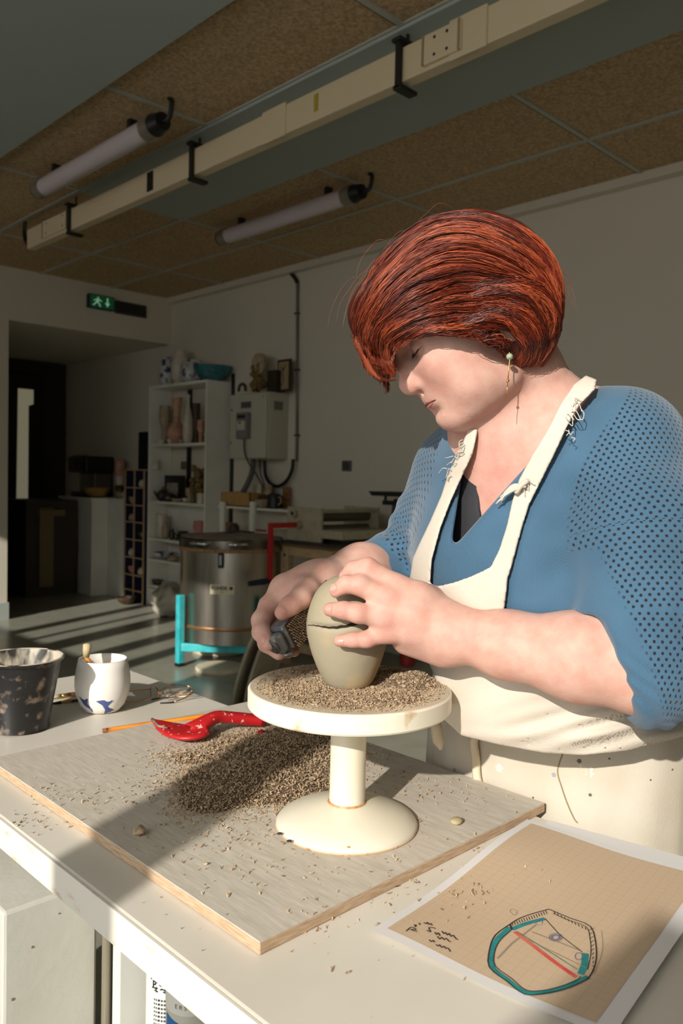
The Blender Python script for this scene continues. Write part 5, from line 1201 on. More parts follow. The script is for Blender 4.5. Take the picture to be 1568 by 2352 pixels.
# nails: thin shells
V, Q = mesh_field(skin, lo_, hi_, SK_CELL)
print('skin', len(V), time.time()-t0_)
def mix_skin():
    m = bpy.data.materials.new('skin'); m.use_nodes = True; nt = m.node_tree; b = nt.nodes['Principled BSDF']
    b.inputs['Roughness'].default_value = .6; b.inputs['Specular IOR Level'].default_value = .35; b.inputs['Subsurface Weight'].default_value = .25; b.inputs['Subsurface Radius'].default_value = (.008,.003,.0015); b.inputs['Subsurface Scale'].default_value = .5
    at = nt.nodes.new('ShaderNodeAttribute'); at.attribute_name = 'tint'
    tc = nt.nodes.new('ShaderNodeTexCoord')
    n1 = nt.nodes.new('ShaderNodeTexNoise'); n1.inputs['Scale'].default_value = 55; n1.inputs['Detail'].default_value = 5; nt.links.new(tc.outputs['Object'], n1.inputs[0])
    n2 = nt.nodes.new('ShaderNodeTexNoise'); n2.inputs['Scale'].default_value = 420; n2.inputs['Detail'].default_value = 3; nt.links.new(tc.outputs['Object'], n2.inputs[0])
    r1 = nt.nodes.new('ShaderNodeValToRGB'); r1.color_ramp.elements[0].position = .35; r1.color_ramp.elements[1].position = .68
    r1.color_ramp.elements[0].color = (*lin((206,166,150)), 1); r1.color_ramp.elements[1].color = (*lin((198,150,134)), 1); nt.links.new(n1.outputs[0], r1.inputs[0])
    mx = nt.nodes.new('ShaderNodeMix'); mx.data_type = 'RGBA'; nt.links.new(at.outputs['Fac'], mx.inputs[0]); nt.links.new(r1.outputs[0], mx.inputs[6]); mx.inputs[7].default_value = (*lin((184,88,82)), 1)
    nt.links.new(mx.outputs[2], b.inputs['Base Color'])
    bp = nt.nodes.new('ShaderNodeBump'); bp.inputs['Strength'].default_value = .5; bp.inputs['Distance'].default_value = .0006; nt.links.new(n2.outputs[0], bp.inputs['Height']); nt.links.new(bp.outputs[0], b.inputs['Normal'])
    return m
body = np_obj('body', V, Q, mix_skin(), WM)
tint = np.zeros(len(V))
def spot(c, r, a):
    global tint
    d = np.linalg.norm(V-c, axis=1)/r; tint = np.maximum(tint, a*np.clip(1-d*d, 0, 1))
for s in (1, -1):
    for f_ in np.linspace(0, 1, 6): spot(H(.090-.017*f_,-.0215-.003*f_,s*.022*f_), .0055-.002*f_, .75); spot(H(.0885-.015*f_,-.0295+.002*f_,s*.020*f_), .0065-.002*f_, .7)
    spot(H(.075,.0,s*.035), .030, .25); spot(H(-.01,.005,s*.078), .02, .35)
spot(H(.1,.005), .018, .3)
for n_, L_ in FP.items():
    for q in L_[1:]: spot(q, .016, .28)
spot(P(1090,1130,.9), .09, .22)
for q in (M1, M2, M3, M4): spot(q, .02, .2)
spot(P(1133,882,.86), .0022, .8); spot(P(1115,1527,.86), .002, .6)
fattr(body, 'tint', tint)
# fingernails
m_nail = mat('nail', (206,150,136), .35)
def nail(tip, prev, out, w, L, nm='fingernail'):
    tip, prev, out = A3(tip), A3(prev), A3(out); d = tip-prev; d /= np.linalg.norm(d); out = out-d*(out @ d); out /= np.linalg.norm(out); sd = np.cross(d, out); vs = []; N = 6; M_ = 7
    for i in range(N+1):
        for j in range(M_+1):
            x = -1+2*i/N; a = (-1+2*j/M_)*(1-.35*max(0, x)**3)*(1-.2*max(0,-x)**3); vs.append(tuple(tip+d*(L*x*.5-.0015)+sd*w*.50*a*math.sqrt(max(0,1-.9*max(0,x)**4))+out*(w*(.85-.26*a*a-.10*max(0,x)**2))))
    fs = [(i*(M_+1)+j, (i+1)*(M_+1)+j, (i+1)*(M_+1)+j+1, i*(M_+1)+j+1) for i in range(N) for j in range(M_+1-1)]
    obj(nm, (vs, fs), m_nail, WM, smooth='all')
nail(P(791,1323,.920), P(812,1308,.913), CU*.35+LAT*.9, .0090, .008) 
nail(P(768,1354,.898), P(795,1342,.894), CU*.3+LAT, .0106, .009)
nail(P(757,1399,.893), P(790,1402,.886), LAT+CU*.1, .0106, .009)
nail(P(780,1472,.893), P(812,1470,.890), LAT-CU*.0, .0090, .008)
nail(P(648,1410,.955), P(664,1396,.962), LAT*.9+CU*.55-CR*.2, .0138, .012)
nail(P(615,1474,.957), P(600,1452,.968), LAT*.9-CR*.5, .0128, .011)
# lips, mouth line and lashes
m_lip = mat('lip_pink', (194,128,116), .45, rgb2=(186,118,108), scale=200)
mb = MB(); el = catmull([H(.0865,.0305,.022), H(.0880,.0275,.030), H(.0840,.0295,.038), H(.0755,.0335,.0455)], 5); mb.tube(el, [.0004]+[.0007]*(len(el)-2)+[.0003], 6)
for k in range(0, len(el), 1):
    q = A3(el[k]); mb.tube([q, q+HF2*.004-HU*.0035+HL*.001*(k/len(el)*3-1)], [.0004,.0001], 4)
def SF(u, l):
    f_ = np.linspace(.125, .05, 300); q = np.array([H(x, u, l) for x in f_]); s_ = skin(q); i = int(np.argmax(s_ < 0)); return f_[i]
for s in (1, -1):
    ls = np.linspace(.0, .0225, 9); ul = [-.0246-.0018*(x/.0225)**1.5 for x in ls]
    a = [H(SF(u+.0022*(1-x/.024), x)-.0014, u+.0022*(1-x/.024), s*x) for x, u in zip(ls, ul)]; b_ = [H(SF(u-.0030*(1-x/.024), x)-.0016, u-.0030*(1-x/.024), s*x) for x, u in zip(ls, ul)]
    obj('lip', MB().tube(a, [.0018*(1-.75*(x/.0225)**2) for x in ls], 12), m_lip, WM, smooth='all'); obj('lip', MB().tube(b_, [.0028*(1-.8*(x/.0225)**2) for x in ls], 12), m_lip, WM, smooth='all')
    c_ = [H(SF(u, x)+.0004, u, s*x) for x, u in zip(ls, ul)]; obj('mouth_line', MB().tube(c_, [.0007]*8+[.0003], 8), mat('mouth_dark', (110,44,42), .7), WM, smooth='all')
obj('eyelashes', mb, mat('lash_dark', (50,34,28), .6), WM, smooth='all')
# ---------------------------------------------------------------- sweater
def off(f, o):  # shell helper
    return f
SW = Field(); SLV = Field()
def sw(f, k=.03, op='u'): SW.add(f, k, op)
def sv(f, k=.03, op='u'): SLV.add(f, k, op)
sw(Ell(TC+np.array([0,0,-.01]), (.118,.178,.175), TB), .05)
sw(Ell(P(1150,1290,.985), (.085,.09,.085)), .06); sw(Ell(P(1330,1290,.975), (.085,.09,.09)), .06)        # bust
sw(Cone(P(1280,1320,1.06), P(1320,1600,1.12), .155, .165), .08)                                            # trunk to the waist
sw(Cone(NB, SHN, .065, .068), .04); sw(Cone(NB, SHF_, .064, .050), .04)
sv(Cone(SHN, P(1468,1250,.885), .068, .079), .04); sv(Cone(P(1468,1250,.885), P(1490,1440,.850), .079, .072), .03); sv(Cone(P(1490,1440,.85), P(1495,1560,.835), .068, .050), .03)
sv(Cone(P(1495,1530,.835), P(1380,1520,.845), .054, .050), .02)
sv(Cone(SHF_, P(992,1200,1.13), .050, .048), .04); sv(Cone(P(992,1200,1.13), P(938,1284,1.155), .049, .045), .03); sv(Cone(P(938,1284,1.155), P(860,1305,1.12), .045, .041), .02)
# soft folds: gathered cuff rings on the near sleeve
_a, _b = A3(P(1500,1430,.85)), A3(P(1440,1570,.835))
rngf = np.random.default_rng(11)
def folds(p, d):
    e = np.zeros(len(p))
    q = (p-A3(P(1510,1540,.84))); r = np.linalg.norm(q, axis=1); w_ = np.exp(-(r/.062)**2)
    cu_, cr_ = q @ CU, q @ CR
    e += w_*.0036*np.sin((cr_*.85+cu_*.55)*330+6*np.sin(cu_*40)) 
    q = (p-A3(P(1320,1230,.9))); w2 = np.exp(-(np.linalg.norm(q, axis=1)/.09)**2); e += w2*.003*np.sin((q @ CR)*60+(q @ CU)*-85)
    q = (p-A3(P(930,1250,1.12))); w3 = np.exp(-(np.linalg.norm(q, axis=1)/.06)**2); e += w3*.003*np.sin((q @ CU)*190+(q @ CR)*100)
    q = (p-A3(P(1400,1230,.86))); w4 = np.exp(-(np.linalg.norm(q, axis=1)/.12)**2); e += w4*.0030*np.sin((q @ CU)*70+(q @ CR)*25)
    return d+e
# V neck cut: region in front of / above the neck plane, bounded by two planes through the V point
VP_ = P(1052,1243,.93)
def vneck(p, shrink=0.0):
    # inside the opening when in screen-space-like wedge expressed with world planes through fixed 3D points
    a, b, c = A3(P(1034,1266,.93)), A3(P(1078,985,.96)), A3(P(1335,925,1.0))
    fwd = A3(TB[0]); 
    fwd = a-CAM; n1 = np.cross(b-a, fwd); n1 /= np.linalg.norm(n1)      # left edge plane
    n2 = np.cross(c-a, fwd); n2 /= np.linalg.norm(n2)
    if n1 @ (c-a) < 0: n1 = -n1
    if n2 @ (b-a) < 0: n2 = -n2
    return -smin((p-a) @ n1, (p-a) @ n2, .012)+shrink      # negative inside
def neckcol(p):                                            # neck hole round the neck axis
    a, b = A3(P(1165,850,.945)), A3(NB); ax = (b-a)/np.linalg.norm(b-a); q = p-a; t = q @ ax; r = np.linalg.norm(q-t[:,None]*ax, axis=1)
    return np.maximum(r-.061, t-.125)
CUFN, CUFF = P(1402,1520,.835), P(900,1310,1.13); QN, QF = P(1360,1408,.84), P(862,1262,1.13)
cn_ = -CR*.95-CU*.31; cf_ = -CR*.78-CU*.62
def sweaterF(p, cull=None):
    e = SLV(p, cull)
    e = smax(e, smin((p-A3(QN)) @ cn_, -((p-A3(QN)) @ CU), .01), .006)
    e = smax(e, smin((p-A3(QF)) @ cf_, -((p-A3(QF)) @ CU)-.0, .01), .006)
    d = folds(p, smin(smax(SW(p, cull), .972-p[:, 2], .006), e, .02))
    v = np.maximum(vneck(p), -(p-A3(TC)) @ TB[0]-.05)       # only the front
    d = smax(d, -v, .006); d = smax(d, -neckcol(p), .006)
    return d
lo2 = lo_.copy(); hi2 = hi_.copy(); lo2[2] = .90; hi2 += .08; lo2[:2] -= .05
t0_ = time.time(); V2, Q2 = mesh_field(sweaterF, lo2, hi2, .0028); print('sweater', len(V2), time.time()-t0_)
msw = bpy.data.materials.new('blue_knit'); msw.use_nodes = True; nt = msw.node_tree; b = nt.nodes['Principled BSDF']; b.inputs['Roughness'].default_value = .85; b.inputs['Sheen Weight'].default_value = .25
uvn = nt.nodes.new('ShaderNodeAttribute'); uvn.attribute_name = 'knit_uv'; spx = nt.nodes.new('ShaderNodeSeparateXYZ'); nt.links.new(uvn.outputs['Vector'], spx.inputs[0])
def MN(op, a, b=None):
    n_ = nt.nodes.new('ShaderNodeMath'); n_.operation = op
    for i, x in enumerate((a, b)):
        if x is None: continue
        if isinstance(x, (int, float)): n_.inputs[i].default_value = x
        else: nt.links.new(x, n_.inputs[i])
    return n_.outputs[0]
PX, PY = .0086, .0106
u_ = MN('MULTIPLY', spx.outputs[0], 1/PX); v_ = MN('MULTIPLY', spx.outputs[1], 1/PY)
def dots(ou, ov):
    a = MN('SUBTRACT', MN('FRACT', MN('ADD', u_, ou)), .5); c = MN('SUBTRACT', MN('FRACT', MN('ADD', v_, ov)), .5)
    a = MN('MULTIPLY', a, PX/PY*1.0); return MN('SQRT', MN('ADD', MN('MULTIPLY', a, a), MN('MULTIPLY', c, c)))
dd = MN('MINIMUM', dots(0, 0), dots(.5, .5))
hole = MN('MULTIPLY', MN('SUBTRACT', 1.0, MN('MINIMUM', 1.0, MN('MAXIMUM', 0.0, MN('MULTIPLY', MN('SUBTRACT', dd, .125), 22.0)))), spx.outputs[2])
hole = MN('MAXIMUM', 0.0, hole)
tc = nt.nodes.new('ShaderNodeTexCoord'); nz = nt.nodes.new('ShaderNodeTexNoise'); nz.inputs['Scale'].default_value = 9; nt.links.new(tc.outputs['Object'], nz.inputs[0])
wv = nt.nodes.new('ShaderNodeTexWave'); wv.inputs['Scale'].default_value = 260; wv.inputs['Distortion'].default_value = 2.5; wv.inputs['Detail'].default_value = 2; wv.inputs['Detail Scale'].default_value = 3; nt.links.new(tc.outputs['Object'], wv.inputs[0])
cr = nt.nodes.new('ShaderNodeValToRGB'); cr.color_ramp.elements[0].color = (*lin((50,84,108)), 1); cr.color_ramp.elements[1].color = (*lin((62,98,124)), 1); cr.color_ramp.elements[0].position = .35; cr.color_ramp.elements[1].position = .65; nt.links.new(nz.outputs[0], cr.inputs[0])
mxs = nt.nodes.new('ShaderNodeMix'); mxs.data_type = 'RGBA'; nt.links.new(hole, mxs.inputs[0]); nt.links.new(cr.outputs[0], mxs.inputs[6]); mxs.inputs[7].default_value = (*lin((8,14,24)), 1); nt.links.new(mxs.outputs[2], b.inputs['Base Color'])
bp = nt.nodes.new('ShaderNodeBump'); bp.inputs['Strength'].default_value = .5; bp.inputs['Distance'].default_value = .0012; nt.links.new(MN('SUBTRACT', MN('MULTIPLY', wv.outputs[0], .35), MN('MULTIPLY', hole, 1.5)), bp.inputs['Height']); nt.links.new(bp.outputs[0], b.inputs['Normal'])
sweater = np_obj('sweater', V2, Q2, msw, WM)
# sleeve coordinates: length along, angle round, sleeve mask
def sleeve_uv(V, chain, rad):
    best = np.full(len(V), 9.); uv = np.zeros((len(V), 2)); acc = 0
    ref = A3(CU)*.3+A3(LAT)*.2+A3(CR)*.5
    for i in range(len(chain)-1):
        a, b_ = A3(chain[i]), A3(chain[i+1]); L_ = np.linalg.norm(b_-a); ax = (b_-a)/L_; t = (V-a) @ ax; tt = np.clip(t, 0 if i else -.08, L_ if i < len(chain)-2 else .3); r = V-a-tt[:, None]*ax; d = np.linalg.norm(r, axis=1)
        e1 = A3(LAT)-ax*(A3(LAT) @ ax); e1 /= np.linalg.norm(e1); e2 = np.cross(ax, e1); an = np.arctan2(r @ e2, r @ e1)
        m_ = d < best; uv[m_, 0] = (an[m_])*rad; uv[m_, 1] = acc+tt[m_]; best = np.where(m_, d, best); acc += L_
    return best, uv
dN, uN = sleeve_uv(V2, [SHN, P(1468,1250,.885), P(1490,1440,.850), P(1495,1540,.835)], .080)
dF, uF = sleeve_uv(V2, [SHF_, P(992,1200,1.13), P(938,1284,1.155)], .050)
# mask: outside of an armhole plane through the shoulder
def arm_mask(S, nrm, V, dd_, rmax):
    s = (V-A3(S)) @ nrm; return np.clip(s/.006, 0, 1)*np.clip((rmax-dd_)/.01, 0, 1)
nN = -TB[1]*.86-TB[2]*.32+TB[0]*.05; nN = nN/np.linalg.norm(nN); nF = TB[1]*.86-TB[2]*.3; nF = nF/np.linalg.norm(nF)
mN = arm_mask(A3(SHN)+TB[1]*.022, nN, V2, dN, .13)*(dN < dF); mF = arm_mask(A3(SHF_)-TB[1]*.015, nF, V2, dF, .11)*(dF <= dN)
cuff = np.clip(((A3(QN)-V2) @ cn_ - .020)/.004, 0, 1); cuff = np.where(np.linalg.norm(V2-A3(CUFN), axis=1) < .12, cuff, 1)
cufff = np.clip(((A3(QF)-V2) @ cf_ - .014)/.004, 0, 1); cufff = np.where(np.linalg.norm(V2-A3(CUFF), axis=1) < .10, cufff, 1)
uvk = np.where((mN > mF)[:, None], uN, uF); qp = V2-CAM; dpx = qp @ CF; sx_, sy_ = 784+FPX*(qp @ CR)/dpx, 1176-FPX*(qp @ CU)/dpx
bN = np.interp(sy_, [900,950,1000,1100,1200,1300,1400,1500], [1440,1410,1372,1318,1300,1302,1318,1330]); bF = np.interp(sy_, [1000,1060,1120,1180,1230,1290], [1020,1004,992,975,960,942])
mN = np.clip((sx_-bN)/8, 0, 1)*(dN < .16); mF = np.clip((bF-sx_)/8, 0, 1)*(dF < .14)*(dF < dN)
fattr(sweater, 'knit_uv', np.concatenate([uvk, (np.maximum(mN*cuff, mF*cufff))[:, None]], 1), 'FLOAT_VECTOR')
# ---------------------------------------------------------------- black undershirt visible in the V
US = Field(); US.add(Ell(TC, (.1135,.170,.168), TB), .05); US.add(Cone(NB, SHN, .0575, .060), .05); US.add(Cone(NB, SHF_, .0575, .043), .05)
def underF(p, cull=None):
    d = US(p, cull); a, b_, c = A3(P(1106,1212,.93)), A3(P(1098,1050,.95)), A3(P(1345,960,1.0)); fwd = a-CAM
    n1 = np.cross(b_-a, fwd); n1 /= np.linalg.norm(n1); n2 = np.cross(c-a, fwd); n2 /= np.linalg.norm(n2)
    if n1 @ (c-a) < 0: n1 = -n1
    if n2 @ (b_-a) < 0: n2 = -n2
    v = -smin((p-a) @ n1, (p-a) @ n2, .01); v = np.maximum(v, -(p-A3(TC)) @ TB[0]-.05); d = smax(d, -v, .004); return smax(d, -neckcol(p)-.013, .004)
V3, Q3 = mesh_field(underF, lo2, hi2, .004); np_obj('undershirt', V3, Q3, mat('black_cotton', (44,44,48), .85, bump=.3, bscale=400), WM)
# ---------------------------------------------------------------- hair
SCL_ = .93/FPX
OUT = [(1176,880),(1214,868),(1247,847),(1274,803),(1288,740),(1286,670),(1260,600),(1208,537),(1150,506),(1080,490),(1000,502),(930,537),(882,580),(836,640),(802,692),(795,722),(802,755),(822,790),(847,825),(878,853)]
INN = [(905,866),(888,838),(893,812),(930,800),(985,802),(1035,806),(1085,796),(1108,788),(1130,800),(1146,835),(1158,875)]
def o2(pts): return np.array([((x-1116)*SCL_, (795-y)*SCL_) for x, y in pts])
OUTP = o2(OUT); POLY = np.concatenate([OUTP, o2(INN)])
OUTC = np.array([p[:2] for p in catmull([np.array([*p, 0]) for p in OUTP], 3)]); POLY = np.concatenate([OUTC, o2(INN)])
def seg_d(xy, A, B):
    out = np.full(len(xy), 9.)
    for a, b in zip(A, B):
        ab = b-a; t = np.clip(((xy-a) @ ab)/(ab @ ab), 0, 1); out = np.minimum(out, np.hypot(*(xy-a-t[:, None]*ab).T))
    return out
def poly_sd(xy, PL_):
    d = seg_d(xy, PL_, np.roll(PL_, -1, 0)); ins = np.zeros(len(xy), bool)
    for a, b in zip(PL_, np.roll(PL_, -1, 0)):
        c = (a[1] > xy[:, 1]) != (b[1] > xy[:, 1]); 
        with np.errstate(divide='ignore', invalid='ignore'): xi = a[0]+(xy[:, 1]-a[1])*(b[0]-a[0])/(b[1]-a[1])
        ins ^= c & (xy[:, 0] < xi)
    return np.where(ins, -d, d)
def hw(xy, D=.072, W=.090):
    d = seg_d(xy, OUTC[:-1], OUTC[1:]); t = np.clip(d/D, 0, 1); return W*np.sqrt(1-(1-t)**2)
def hairF(p, cull=None):
    q = p-HO; xy = np.stack([q @ CR, q @ CU], 1); l = q @ LAT
    w = hw(xy)-.003
    s = poly_sd(xy, POLY)
    # locks running back to front: gentle relief
    return smax((np.abs(l)-w)*.55, s, .012)
hl, hh_ = HO-.17, HO+.19
V4, Q4 = mesh_field(hairF, hl, hh_, .0032, slack=2.2)
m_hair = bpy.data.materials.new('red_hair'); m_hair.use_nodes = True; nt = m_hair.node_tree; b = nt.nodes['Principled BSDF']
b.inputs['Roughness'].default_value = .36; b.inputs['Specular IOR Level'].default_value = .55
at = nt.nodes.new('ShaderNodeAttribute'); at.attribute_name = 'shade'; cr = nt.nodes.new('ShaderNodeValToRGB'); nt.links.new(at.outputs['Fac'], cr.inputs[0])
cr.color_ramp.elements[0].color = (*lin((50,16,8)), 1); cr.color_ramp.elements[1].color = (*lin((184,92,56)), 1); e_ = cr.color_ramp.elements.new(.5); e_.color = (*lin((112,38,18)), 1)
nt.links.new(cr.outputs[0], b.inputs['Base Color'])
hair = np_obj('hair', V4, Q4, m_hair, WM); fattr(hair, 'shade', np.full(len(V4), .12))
def near3(px, py, extra):
    l = .05
    for _ in range(6):
        q = P(px, py, .93-l)-HO; w = hw(np.array([[q @ CR, q @ CU]]))[0]; l = .5*l+.5*(w+extra)
    q = P(px, py, .93-l)-HO; return np.array([q @ CR, q @ CU, l])
def resample(pts, n):
    c = np.array(catmull([np.array([*p, 0]) for p in pts], 8))[:, :2]; s = np.r_[0, np.cumsum(np.hypot(*np.diff(c, axis=0).T))]; t = np.linspace(0, s[-1], n)
    return np.stack([np.interp(t, s, c[:, 0]), np.interp(t, s, c[:, 1])], 1)
NP_ = 16
FAM = {
 'top': ([[(1262,612),(1190,540),(1090,500),(990,512),(900,575),(830,660),(806,735)],
          [(1268,640),(1190,565),(1085,525),(985,540),(905,605),(838,680),(812,750),(818,780)],
          [(1262,650),(1180,590),(1075,556),(980,575),(905,635),(845,705),(820,765),(835,805)],
          [(1240,655),(1165,612),(1065,588),(975,612),(905,665),(850,728),(832,785),(850,828)],
          [(1215,655),(1145,632),(1055,618),(970,645),(900,692),(856,748),(846,800),(868,845)],
          [(1190,655),(1120,648),(1045,645),(965,672),(900,714),(862,764),(858,810),(884,852)]], 4200),
 'mid': ([[(1190,655),(1120,648),(1045,645),(965,672),(900,714),(862,764),(858,810),(884,852)],
          [(1185,672),(1110,672),(1035,672),(960,698),(900,734),(872,774),(872,812),(898,856)],
          [(1180,690),(1110,698),(1035,700),(965,718),(908,748),(882,780),(884,815),(906,862)],
          [(1172,712),(1108,724),(1040,728),(972,738),(916,760),(892,784),(892,815),(908,862)],
          [(1165,732),(1105,746),(1045,750),(985,752),(930,768),(902,790)],
          [(1150,750),(1100,765),(1050,768),(995,765),(940,776),(905,794)]], 2600),
 'back': ([[(1060,655),(1120,640),(1190,640),(1250,670),(1278,730),(1268,795),(1238,838)],
           [(1050,690),(1110,668),(1180,664),(1236,694),(1262,745),(1252,798),(1224,841)],
           [(1040,715),(1100,696),(1165,690),(1215,716),(1242,760),(1236,804),(1208,843)],
           [(1040,742),(1095,722),(1150,716),(1196,738),(1220,776),(1218,812),(1194,843)],
           [(1050,765),(1095,748),(1140,742),(1176,758),(1196,790),(1198,818),(1180,840)]], 2600),
 'rear': ([[(1040,494),(1100,492),(1155,508),(1215,545),(1262,600),(1288,680),(1288,750),(1268,806),(1240,843)],
           [(1060,508),(1120,518),(1160,540),(1205,575),(1248,625),(1272,690),(1276,750),(1262,800),(1232,836)],
           [(1080,540),(1130,570),(1190,610),(1235,650),(1262,705),(1268,755),(1254,800),(1225,838)]], 2400),
 'side': ([[(1085,760),(1120,772),(1150,775),(1172,795),(1180,826)], [(1070,764),(1105,780),(1135,790),(1150,806),(1158,822)]], 160)}
allP, allS, allR = [], [], []
for nm, (gs, cnt) in FAM.items():
    G_ = np.array([[near3(x, y, .0) for x, y in resample(g_, NP_)] for g_ in gs])        # guides x points x 3
    for side, num in ((1, cnt), (-1, int(cnt*.45))):
        u_s = rng.random(num)*(len(gs)-1); i0 = np.minimum(u_s.astype(int), len(gs)-2); fr_ = (u_s-i0)[:, None, None]
        S_ = G_[i0]*(1-fr_)+G_[i0+1]*fr_
        # trim both ends at random so that roots and tips are staggered
        a0 = rng.random(num)*.22 if nm != 'rear' else rng.random(num)*.1; a1 = 1-rng.random(num)**2*(.30 if nm in ('top', 'mid') else .09); tt = a0[:, None]+(a1-a0)[:, None]*np.linspace(0, 1, NP_)
        k0 = np.clip((tt*(NP_-1)).astype(int), 0, NP_-2); kf = (tt*(NP_-1)-k0)[..., None]; r_ = np.arange(num)[:, None]
        S_ = S_[r_, k0]*(1-kf)+S_[r_, k0+1]*kf
        lock = np.floor(u_s*9+rng.normal(size=num)*.25); lr = np.random.default_rng(int(sum(map(ord, nm))))
        lo_tab = lr.random(400); ph_tab = lr.random(400)*6.28; li_ = (lock.astype(int)) % 400
        lift = -.0015+.0085*lo_tab[li_]**1.3+.0024*rng.random(num)
        T = np.linspace(0, 1, NP_)[None]
        wav = .0026*np.sin(T*8+ph_tab[li_][:, None])+.0014*np.sin(T*19+rng.random(num)[:, None]*6.28)
        lift2 = lift[:, None]*np.sin(np.clip(T*1.1+.12, 0, 1)*math.pi)**.4+wav*.6
        out_dir = np.zeros_like(S_); eps = .002
        flat = S_.reshape(-1, 3)[:, :2]; w0_ = hw(flat); gx_ = (hw(flat+[eps, 0])-w0_)/eps; gy_ = (hw(flat+[0, eps])-w0_)/eps
        nr_ = np.stack([-gx_, -gy_, np.ones(len(flat))], 1); nr_ /= np.linalg.norm(nr_, axis=1)[:, None]; nr_ = nr_.reshape(num, NP_, 3)
        tg_ = np.gradient(S_, axis=1); tg_ /= np.linalg.norm(tg_, axis=2)[..., None]+1e-9; sd_ = np.cross(nr_, tg_)
        cl = (.0035*(lr.random(400)[li_]-.5))[:, None]
        X_ = S_+nr_*lift2[..., None]+sd_*(wav*.8+cl*np.sin(T*3)+rng.normal(size=(num, 1))*.0013)[..., None]
        fly = (rng.random(num) < .012)[:, None]; X_ = X_+nr_*((fly*.005*rng.random((num, 1)))*T**2)[..., None]
        X_[..., 2] *= side
        allP.append(X_); allS.append(np.clip(.46+.42*(lr.random(400)[li_]-.5)*1.6+.25*rng.normal(size=num), 0, 1)); allR.append(.00030+.00030*rng.random(num))
# strands over the crown, running along the parting on either side of the middle
def rim_family(i0, i1, num, seed):
    g = np.random.default_rng(seed); path = OUTP[i0:i1+1] if i1 > i0 else OUTP[i1:i0+1][::-1]
    c = np.array(catmull([np.array([*p, 0]) for p in path], 8))[:, :2]; s = np.r_[0, np.cumsum(np.hypot(*np.diff(c, axis=0).T))]
    a = g.random(num)*.45; b_ = np.minimum(1, a+.35+.5*g.random(num)); T = a[:, None]+(b_-a)[:, None]*np.linspace(0, 1, NP_); x = np.interp(T*s[-1], s, c[:, 0]); y = np.interp(T*s[-1], s, c[:, 1])
    tx = np.gradient(x, axis=1); ty = np.gradient(y, axis=1); n_ = np.hypot(tx, ty)+1e-9; cen = OUTP.mean(0); nx, ny = -ty/n_, tx/n_; sg = np.sign(nx*(x-cen[0])+ny*(y-cen[1])); nx, ny = nx*sg, ny*sg
    l0 = (g.random(num)*2-1)*.082; lock = np.floor(l0*160+g.normal(size=num)*.3).astype(int) % 300; tab = g.random(300)
    l = l0[:, None]*(1-.10*T)+.0025*np.sin(T*9+6.28*tab[lock][:, None]); dlt = .072*(1-np.sqrt(np.clip(1-(l/.090)**2, 0, 1)))
    lift = (.0005+.0045*tab[lock]+.002*g.random(num))[:, None]*np.sin(np.clip(np.linspace(0, 1, NP_)*1.1+.1, 0, 1)*math.pi)[None]**.4
    o = lift-dlt-.0085; allP.append(np.stack([x+nx*o, y+ny*o, l], -1)); allS.append(np.clip(.46+.46*(tab[lock]-.5)+.2*g.normal(size=num), 0, 1)); allR.append(.0003+.0003*g.random(num))
rim_family(8, 18, 4200, 5); rim_family(9, 1, 2600, 6)
# wisps: loose hanging lock by the face and stray hairs over the crown
ws = []
for k in range(60):
    j = rng.normal(size=2)*4; ws.append(([(822+j[0],778),(838+j[0],812+j[1]),(852+j[0],845+j[1]),(868+j[0]*.6,866+j[1]*.5),(890+j[0]*.4,875+j[1]*.4),(908+j[1]*.5,874+j[0]*.2)], .004))
for k in range(34):
    t_ = rng.random(); i_ = 8+t_*6; x, y = OUT[int(i_)][0]+rng.normal()*14, OUT[int(i_)][1]+8+rng.normal()*6; dx = -20-32*rng.random(); up = rng.normal()*7
    ws.append(([(x+40, y+6), (x+10, y-6+up*.3), (x+dx*.5, y+8-abs(up)+18*(i_-9)*.3), (x+dx, y+10+up+10*(i_-8)), (x+dx-8, y+26+up+14*(i_-8))], rng.normal()*.02))
for k in range(30):
    x = 1200+80*rng.random(); y = 560+(x-1200)*1.4+rng.normal()*10; ws.append(([(x-30, y-10), (x, y), (x+18+14*rng.random(), y+20), (x+22+16*rng.random(), y+50)], rng.normal()*.03))
WX_ = []
for g_, l_ in ws:
    r_ = resample(g_, NP_); WX_.append([[(x-1116)*SCL_, (795-y)*SCL_, l_] for x, y in r_])
allP.append(np.array(WX_)); allS.append(.55+.3*rng.random(len(ws))); allR.append(np.full(len(ws), .00018))
X = np.concatenate(allP); SH = np.concatenate(allS); RD = np.concatenate(allR)
Wp = HO+X[..., 0:1]*CR+X[..., 1:2]*CU+X[..., 2:3]*LAT
tg_ = np.gradient(Wp, axis=1); tg_ /= np.linalg.norm(tg_, axis=2)[..., None]+1e-9
ref = np.array([.3, .2, .93]); s1 = np.cross(tg_, ref); s1 /= np.linalg.norm(s1, axis=2)[..., None]+1e-9; s2 = np.cross(tg_, s1)
tp = (np.sin(np.clip(np.linspace(.06, 1.0, NP_), 0, 1)*math.pi*.97)**.5)[None, :, None]*RD[:, None, None]
rings = [Wp+(s1*math.cos(a)+s2*math.sin(a))*tp for a in (0, 2.094, 4.189)]
NS = len(X); VV = np.stack(rings, 2).reshape(-1, 3)
base_ = (np.arange(NS)*NP_*3)[:, None, None]+(np.arange(NP_-1)*3)[None, :, None]
QQ = np.stack([np.stack([base_[..., 0]+a, base_[..., 0]+b_, base_[..., 0]+3+b_, base_[..., 0]+3+a], -1) for a, b_ in ((0, 1), (1, 2), (2, 0))], 2).reshape(-1, 4)
strands = np_obj('hair_strands', VV, QQ, m_hair, hair); fattr(strands, 'shade', np.repeat(SH, NP_*3)+np.tile(np.repeat(np.linspace(-.05, .12, NP_), 3), NS))
